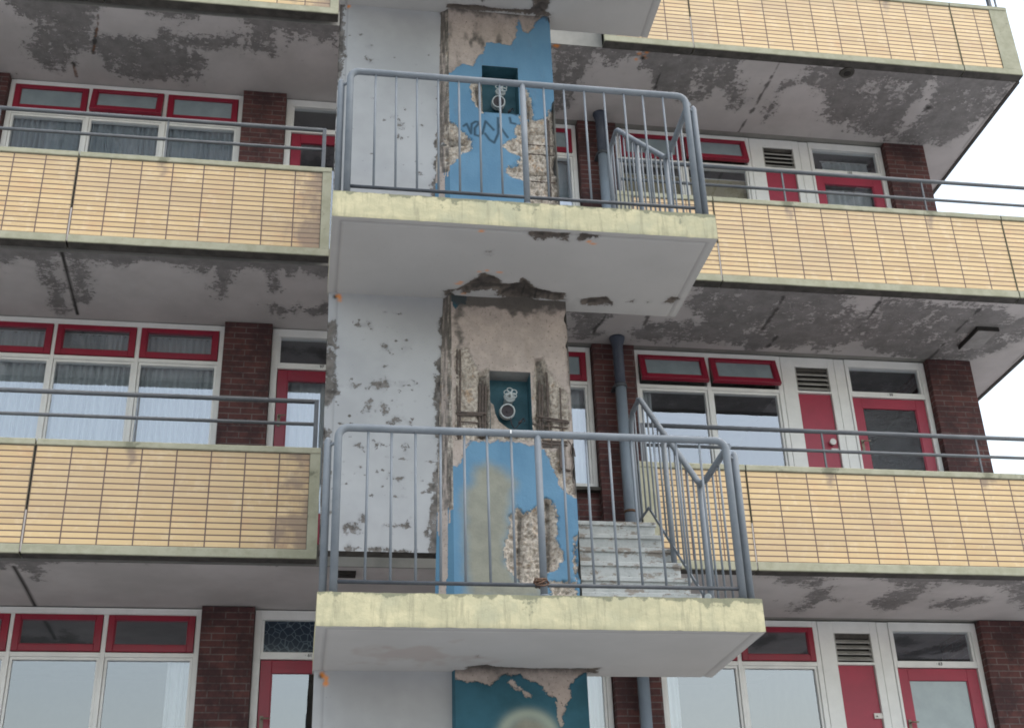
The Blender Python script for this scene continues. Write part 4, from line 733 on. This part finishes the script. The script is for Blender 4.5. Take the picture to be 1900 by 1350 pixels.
        if k == -1:   # broken mortar slope in the lower left of the niche
            v = MB(); n = len(v.v); pts = [(n0, 5.78), (1.335, 5.75), (1.345, 5.68), (1.37, 5.62), (1.43, 5.57), (1.50, 5.535), (1.56, 5.52), (1.617, 5.50), (n0, 5.50)]
            v.v = [(x, CYF+.030, z) for x, z in pts]+[(x, yb-.002, z+.0) for x, z in pts]; m_ = len(pts)
            v.f = [tuple(range(m_))]+[(i, i+m_, (i+1) % m_+m_, (i+1) % m_) for i in range(m_-1)]; v.m = [0]*len(v.f); v.sm = [False]*len(v.f); v.build('broken_mortar', 'spall', s)
    return s
MT['spall'] = mottled('broken_mortar', (.40, .34, .29), (.24, .20, .17), 28, rough=.9, bmp=.008)
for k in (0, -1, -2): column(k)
cols = [o for o in bpy.data.objects if o.name.startswith('stair_column')]
colB, colC = cols[0], cols[1]
def bars(L, par, r=.0065, y=-1.672, name='rebar'):
    for i in range(0, len(L)-1, 2):
        a, c = L[i], L[i+1]; q = MB(); n = 5
        q.tube([(a[0]+(c[0]-a[0])*t/n+math.sin(i*3+t*1.7)*.003, y+math.sin(i+t)*.002, a[1]+(c[1]-a[1])*t/n) for t in range(n+1)], r, 8); q.build(name, 'rebar', par)
bars(REBAR['lv'], colC, .0085); bars(REBAR['rv'], colC, .008); bars(REBAR['lh'], colC, .009, -1.686); bars(REBAR['rh'], colC, .0075, -1.688)
bars(REBAR['low'][:6], colC, .007, -1.69); bars(REBAR['b'], colB, .006, -1.675)
q = MB(); q.tube([(1.875, -1.70, 5.47), (1.90, -1.705, 5.43), (1.893, -1.70, 5.37), (1.905, -1.70, 5.33), (1.895, -1.70, 5.22), (1.90, -1.70, 5.13)], .004, 6); q.tube([(1.885, -1.70, 5.46), (1.915, -1.71, 5.40), (1.925, -1.70, 5.34)], .004, 6); q.build('hanging_wire', 'rebar', colC)
q = MB(); q.tube([(1.81, -1.70, 5.245), (1.885, -1.70, 5.225)], .010, 6); q.box(1.81, 1.826, -1.70, -1.68, 5.25, 5.42); q.build('rebar', 'rebar', colC)
for z in (8.17, 8.075, 7.80): 
    q = MB(); q.tube([(1.66, -1.668, z), (1.76, -1.67, z-.004), (1.90, -1.668, z)], .006, 6); q.build('rebar', 'rebar', colB)
bars([(1.06, 6.45), (1.062, 5.45), (1.085, 6.2), (1.08, 5.3)], colC, .007, -1.676); bars([(1.62, 5.60), (1.90, 5.575), (1.06, 5.60), (1.28, 5.59), (1.84, 6.05), (1.845, 5.50)], colC, .006, -1.676)
# flights
def flight_up(k):
    zf = 3.975+(k+1)*H; n = 7; rise = (5.25-3.975)/n; s_ = MB(); prof = []
    y = -1.8; us = span(1.925, 2.80, .05)
    pr = [(-1.8, zf)]
    for i in range(n): pr += [(y+.2*i, zf+rise*(i+1)), (y+.2*(i+1), zf+rise*(i+1))]
    pr[-1] = (.10, zf+rise*n); top = zf+rise*n
    pr += [(.10, top-.16), (-.45, top-.16), (-1.52, zf-.02), (-1.62, zf-.19), (-1.8, zf-.0)]
    s_.prism(pr, 1.925, 2.80); o = s_.build('stair_flight', 'step', st)
    u = MB(); u.quad((1.926, .10, top-.164), (2.799, .10, top-.164), (2.799, -.45, top-.164), (1.926, -.45, top-.164)); u.quad((1.926, -.45, top-.164), (2.799, -.45, top-.164), (2.799, -1.52, zf-.024), (1.926, -1.52, zf-.024)); u.build('flight_underside', 'hatch', o)
    # nosings
    for i in range(n):
        q = MB(); q.box(1.93, 2.812, y+.2*i-.014, y+.2*i+.03, zf+rise*(i+1)-.032, zf+rise*(i+1)+.003, bev=.004); q.build('step_nosing', 'step', o)
    g = MB(); g.box(1.93, 2.875, .098, .103, 7.955+(k)*H+.0, 7.98+k*H); g.build('joint_line', 'shadow_gap', o)
def flight_down(k):
    zf = 6.875+k*H-.0; n = 9; rise = 1.62/n; pr = [(-1.62, zf)]
    pr = [(-1.62, zf-.001)]
    for i in range(n): pr += [(-1.52+.2*i, zf-rise*i-.001), (-1.52+.2*i, zf-rise*(i+1)-.001)]
    pr += [(.27, zf-1.62), (.27, zf-1.62-.17), (-1.50, zf-.25)]
    s_ = MB(); s_.prism(pr, .12, .86); s_.build('stair_flight', 'concrete', st)
for k in (0, -1, -2): flight_up(k)
for k in (0,): flight_down(k)
# ------------------------------------------------------------------ landing railings
def landing_railing(k, label):
    zs = 6.875+k*H; y = LY+.045; zt = 7.99+k*H if k == 0 else 5.078; zl = zs-.002
    r = empty('landing_railing', (1.46, y, zs), label, 'railing', 'tubular railings round the stair landings')
    def arc(cx, cz, rad, a0, a1, n=7): return [(cx+rad*math.cos(R(a0+(a1-a0)*i/n)), y, cz+rad*math.sin(R(a0+(a1-a0)*i/n))) for i in range(n+1)]
    q = MB(); q.tube([(.172, y, zl)]+arc(.172+.07, zt-.07, .07, 180, 90)+arc(2.748-.07, zt-.07, .07, 90, 0)+[(2.748, y, zl)], .0255, 16); q.build('top_rail', 'steel', r)
    q = MB(); q.tube([(.18, y, zs+.078), (2.74, y, zs+.078)], .013, 10); q.build('bottom_rail', 'steel_dark', r)
    q = MB(); q.tube([(1.468, y+.002, zl), (1.468, y+.002, zt-.01)], .0235, 14); q.tube([(1.468, y, zs+.0), (1.468, y, zs+.012)], .035, 14); q.build('middle_post', 'steel', r)
    for x in (.36, .515, .67, .825, .98, 1.135, 1.29, 1.63, 1.79, 1.945, 2.10, 2.255, 2.405, 2.565):
        q = MB(); q.tube([(x, y+random.uniform(-.002, .002), zs+.07), (x+random.uniform(-.004, .004), y, zt-.012)], .0085, 8); q.build('baluster', 'steel', r)
    for x, nm in ((.108, 'left'), (2.815, 'right')):
        q = MB(); q.tube([(x, LY+.085, zl), (x, LY+.085, zt-.085), (x, LY+.085, zt-.06)], [.0245, .0245, .012], 14); q.build('corner_post', 'steel', r)
    # ties between the doubled corner posts
    for a_, b_ in ((.108, .172), (2.815, 2.748)): q = MB(); q.tube([(a_, LY+.085, zt-.12), (b_, y, zt-.10)], .010, 8); q.build('tie', 'steel', r)
    # left return to the wall
    q = MB(); q.tube([(.108, LY+.085, zt-.10), (.108, WY-.01, zt-.10)], .020, 10); q.tube([(.108, LY+.085, zs+.078), (.108, WY-.01, zs+.078)], .012, 8); q.build('side_rail', 'steel', r)
    for yy in (-2.45, -2.28, -2.11, -1.94, -1.78): q = MB(); q.tube([(.108, yy, zs+.078), (.108, yy, zt-.10)], .008, 8); q.build('baluster', 'steel', r)
    if k == -1:
        q = MB()
        rnd = random.Random(4)
        for i in range(5):
            a = i*1.3; q.tube([(1.44+.035*math.cos(a+t*1.25)+t*.006-.01, y-.008+.033*math.sin(a+t*1.25), zs+.085+rnd.uniform(-.025, .03)) for t in range(7)], .0055, 6)
        w = q.build('tied_wire', 'rust', r)
        q = MB(); q.box(1.283, 1.291, y-.027, y-.0245, zt-.012, zt+.012); q.build('paint_fleck', 'white', r)
def stair_railing(k, label):
    dz = (k+1)*H; x = 2.805; r = empty('stair_railing', (x, -1.2, 4.0+dz), label, 'handrail', 'kinked handrails beside the upward flights')
    q = MB(); q.tube([(x-.02, LY+.10, 5.065+dz), (x, -2.0, 5.065+dz), (x, -1.90, 5.075+dz), (x, -1.82, 5.12+dz), (x, -1.0, 5.915+dz), (x, -.48, 6.425+dz), (x, -.42, 6.455+dz), (x, -.20, 6.435+dz), (x, -.12, 6.38+dz), (x, -.10, 6.25+dz), (x, -.13, 5.30+dz)], .0235, 14); q.build('top_rail', 'steel', r)
    q = MB()
    def flat(p, c, w=.028, t=.006):
        a, b_ = Vector(p), Vector(c); d = (b_-a).normalized(); u = Vector((0, -d.z, d.y))*w/2
        n = len(q.v); X = Vector((t/2, 0, 0)); q.v += [tuple(v) for v in (a-u-X, a+u-X, b_+u-X, b_-u-X, a-u+X, a+u+X, b_+u+X, b_-u+X)]
        for f in ((0, 1, 2, 3), (4, 7, 6, 5), (0, 4, 5, 1), (1, 5, 6, 2), (2, 6, 7, 3), (3, 7, 4, 0)): q.f.append(tuple(n+i for i in f)); q.m.append(0); q.sm.append(False)
    flat((x, -2.58, 4.06+dz), (x, -1.95, 4.06+dz)); flat((x, -1.95, 4.06+dz), (x, -.463, 5.437+dz)); flat((x, -.463, 5.437+dz), (x, -.14, 5.44+dz)); q.build('bottom_bar', 'steel', r)
    for yy, za, zb in ((-1.845, 3.975, 5.09), (-1.045, 4.70, 5.86)):
        q = MB(); q.tube([(x+.0, yy, za+dz), (x, yy, zb+dz)], .0225, 14); q.build('post', 'steel', r)
    def top(yy): return 5.065 if yy < -1.95 else (5.12+(yy+1.82)*.972 if yy < -.47 else 6.44)
    def bot(yy): return 4.06 if yy < -1.95 else (4.06+(yy+1.95)*.926 if yy < -.463 else 5.44)
    for yy in (-2.44, -2.30, -2.15, -2.0, -1.70, -1.57, -1.44, -1.31, -1.18, -.91, -.78, -.65, -.52, -.38, -.25):
        q = MB(); q.tube([(x, yy, bot(yy)+dz), (x, yy, top(yy)+dz-.01)], .0085, 8); q.build('baluster', 'steel', r)
    q = MB(); q.tube([(x-.008, -1.835, 4.245+dz), (x-.03, -1.86, 4.245+dz)], .024, 12); q.tube([(x-.02, -1.85, 4.25+dz), (x-.02, -1.80, 4.14+dz), (x-.02, -1.83, 4.10+dz)], .008, 8); q.build('bracket', 'valve', r)
landing_railing(0, 'grey-blue tube railing round the upper landing, in front of the graffiti column')
landing_railing(-1, 'grey-blue tube railing round the lower landing, with rusty wire tied to its middle post')
stair_railing(0, 'kinked grey handrail climbing from the upper landing')
stair_railing(-1, 'kinked grey handrail climbing from the lower landing beside the chipped steps')
# ------------------------------------------------------------------ dry riser valves
def valve(dz, dx, label, chain=True):
    yb = CYF+.165; r = empty('riser_valve', (1.46+dx, yb, 5.72+dz), label, 'valve', 'dry riser valves in the column niches')
    # outlet: short barrel with flange pointing out and a little down
    a = Vector((1.447+dx, yb, 5.745+dz)); d = Vector((-.04, -1, -.24)).normalized()
    q = MB(); q.tube([a, a+d*.05, a+d*.05, a+d*.075, a+d*.075, a+d*.112], [.045, .045, .058, .060, .052, .054], 24, caps=False); q.build('outlet', 'valve', r)
    e = a+d*.112; q = MB(); q.tube([e-d*.012, e-d*.004], [.047, .046], 24); q.tube([e-d*.004, e+d*.004], [.012, .010], 12); q.build('outlet_cap', 'valve_dark', r)
    q = MB(); n = 28; u = d.orthogonal().normalized(); v = d.cross(u)
    q.tube([e+(u*math.cos(2*math.pi*i/n)+v*math.sin(2*math.pi*i/n))*.052 for i in range(n+1)], .0058, 8, caps=False); q.build('coupling_ring', 'valve', r)
    # bonnet and lobed handwheel
    c = Vector((1.466+dx, yb-.035, 5.845+dz)); up_ = Vector((.04, -.97, .22)).normalized()
    q = MB(); q.tube([Vector((1.455+dx, yb, 5.80+dz)), c, c+up_*.03, c+up_*.03, c+up_*.04], [.03, .036, .038, .046, .044], 22); q.build('bonnet', 'valve', r)
    w = c+up_*.085; u = Vector((1, 0, 0)); u = (u-up_*u.dot(up_)).normalized(); v = up_.cross(u); q = MB()
    q.tube([c+up_*.04, w], .008, 10)
    for i in range(5):
        an = 2*math.pi*i/5+.5; cc = w+(u*math.cos(an)+v*math.sin(an))*.030
        q.tube([cc+(u*math.cos(2*math.pi*j/14)+v*math.sin(2*math.pi*j/14))*.0215 for j in range(15)], .0040, 7, caps=False)
    q.tube([w-up_*.004, w+up_*.006], .010, 10); q.build('handwheel', 'valve', r)
    if chain:
        q = MB(); q.tube([e+Vector((.02, .01, -.05)), e+Vector((.035, .03, -.10)), e+Vector((.055, .04, -.125)), e+Vector((.075, .03, -.11)), e+Vector((.10, .02, -.075)), e+Vector((.12, .02, -.045))], .0038, 7)
        q.tube([e+Vector((.085, .02, -.09)), e+Vector((.105, .015, -.07))], .011, 8); q.tube([e+Vector((.112, .02, -.06)), e+Vector((.125, .02, -.045)), e+Vector((.135, .02, -.06)), e+Vector((.125, .02, -.075))], .004, 7); q.build('chain', 'valve_dark', r)
valve(0, 0, 'galvanised riser valve with lobed handwheel in the broken niche of bare concrete')
valve(2.905, .008, 'riser valve with lobed handwheel in the neat blue niche above the graffiti')
# small dark vent seen under the lowest wall panel
q = MB(); q.box(.27, .42, .19, .30, 5.03, 5.062); q.tube([(.34, .24, 5.03), (.34, .24, 5.02)], .03, 10); o = q.build('ceiling_vent', 'shadow_gap'); tag(o, 'small dark vent under the gallery ceiling, seen beneath the chipped white wall panel', 'vent')
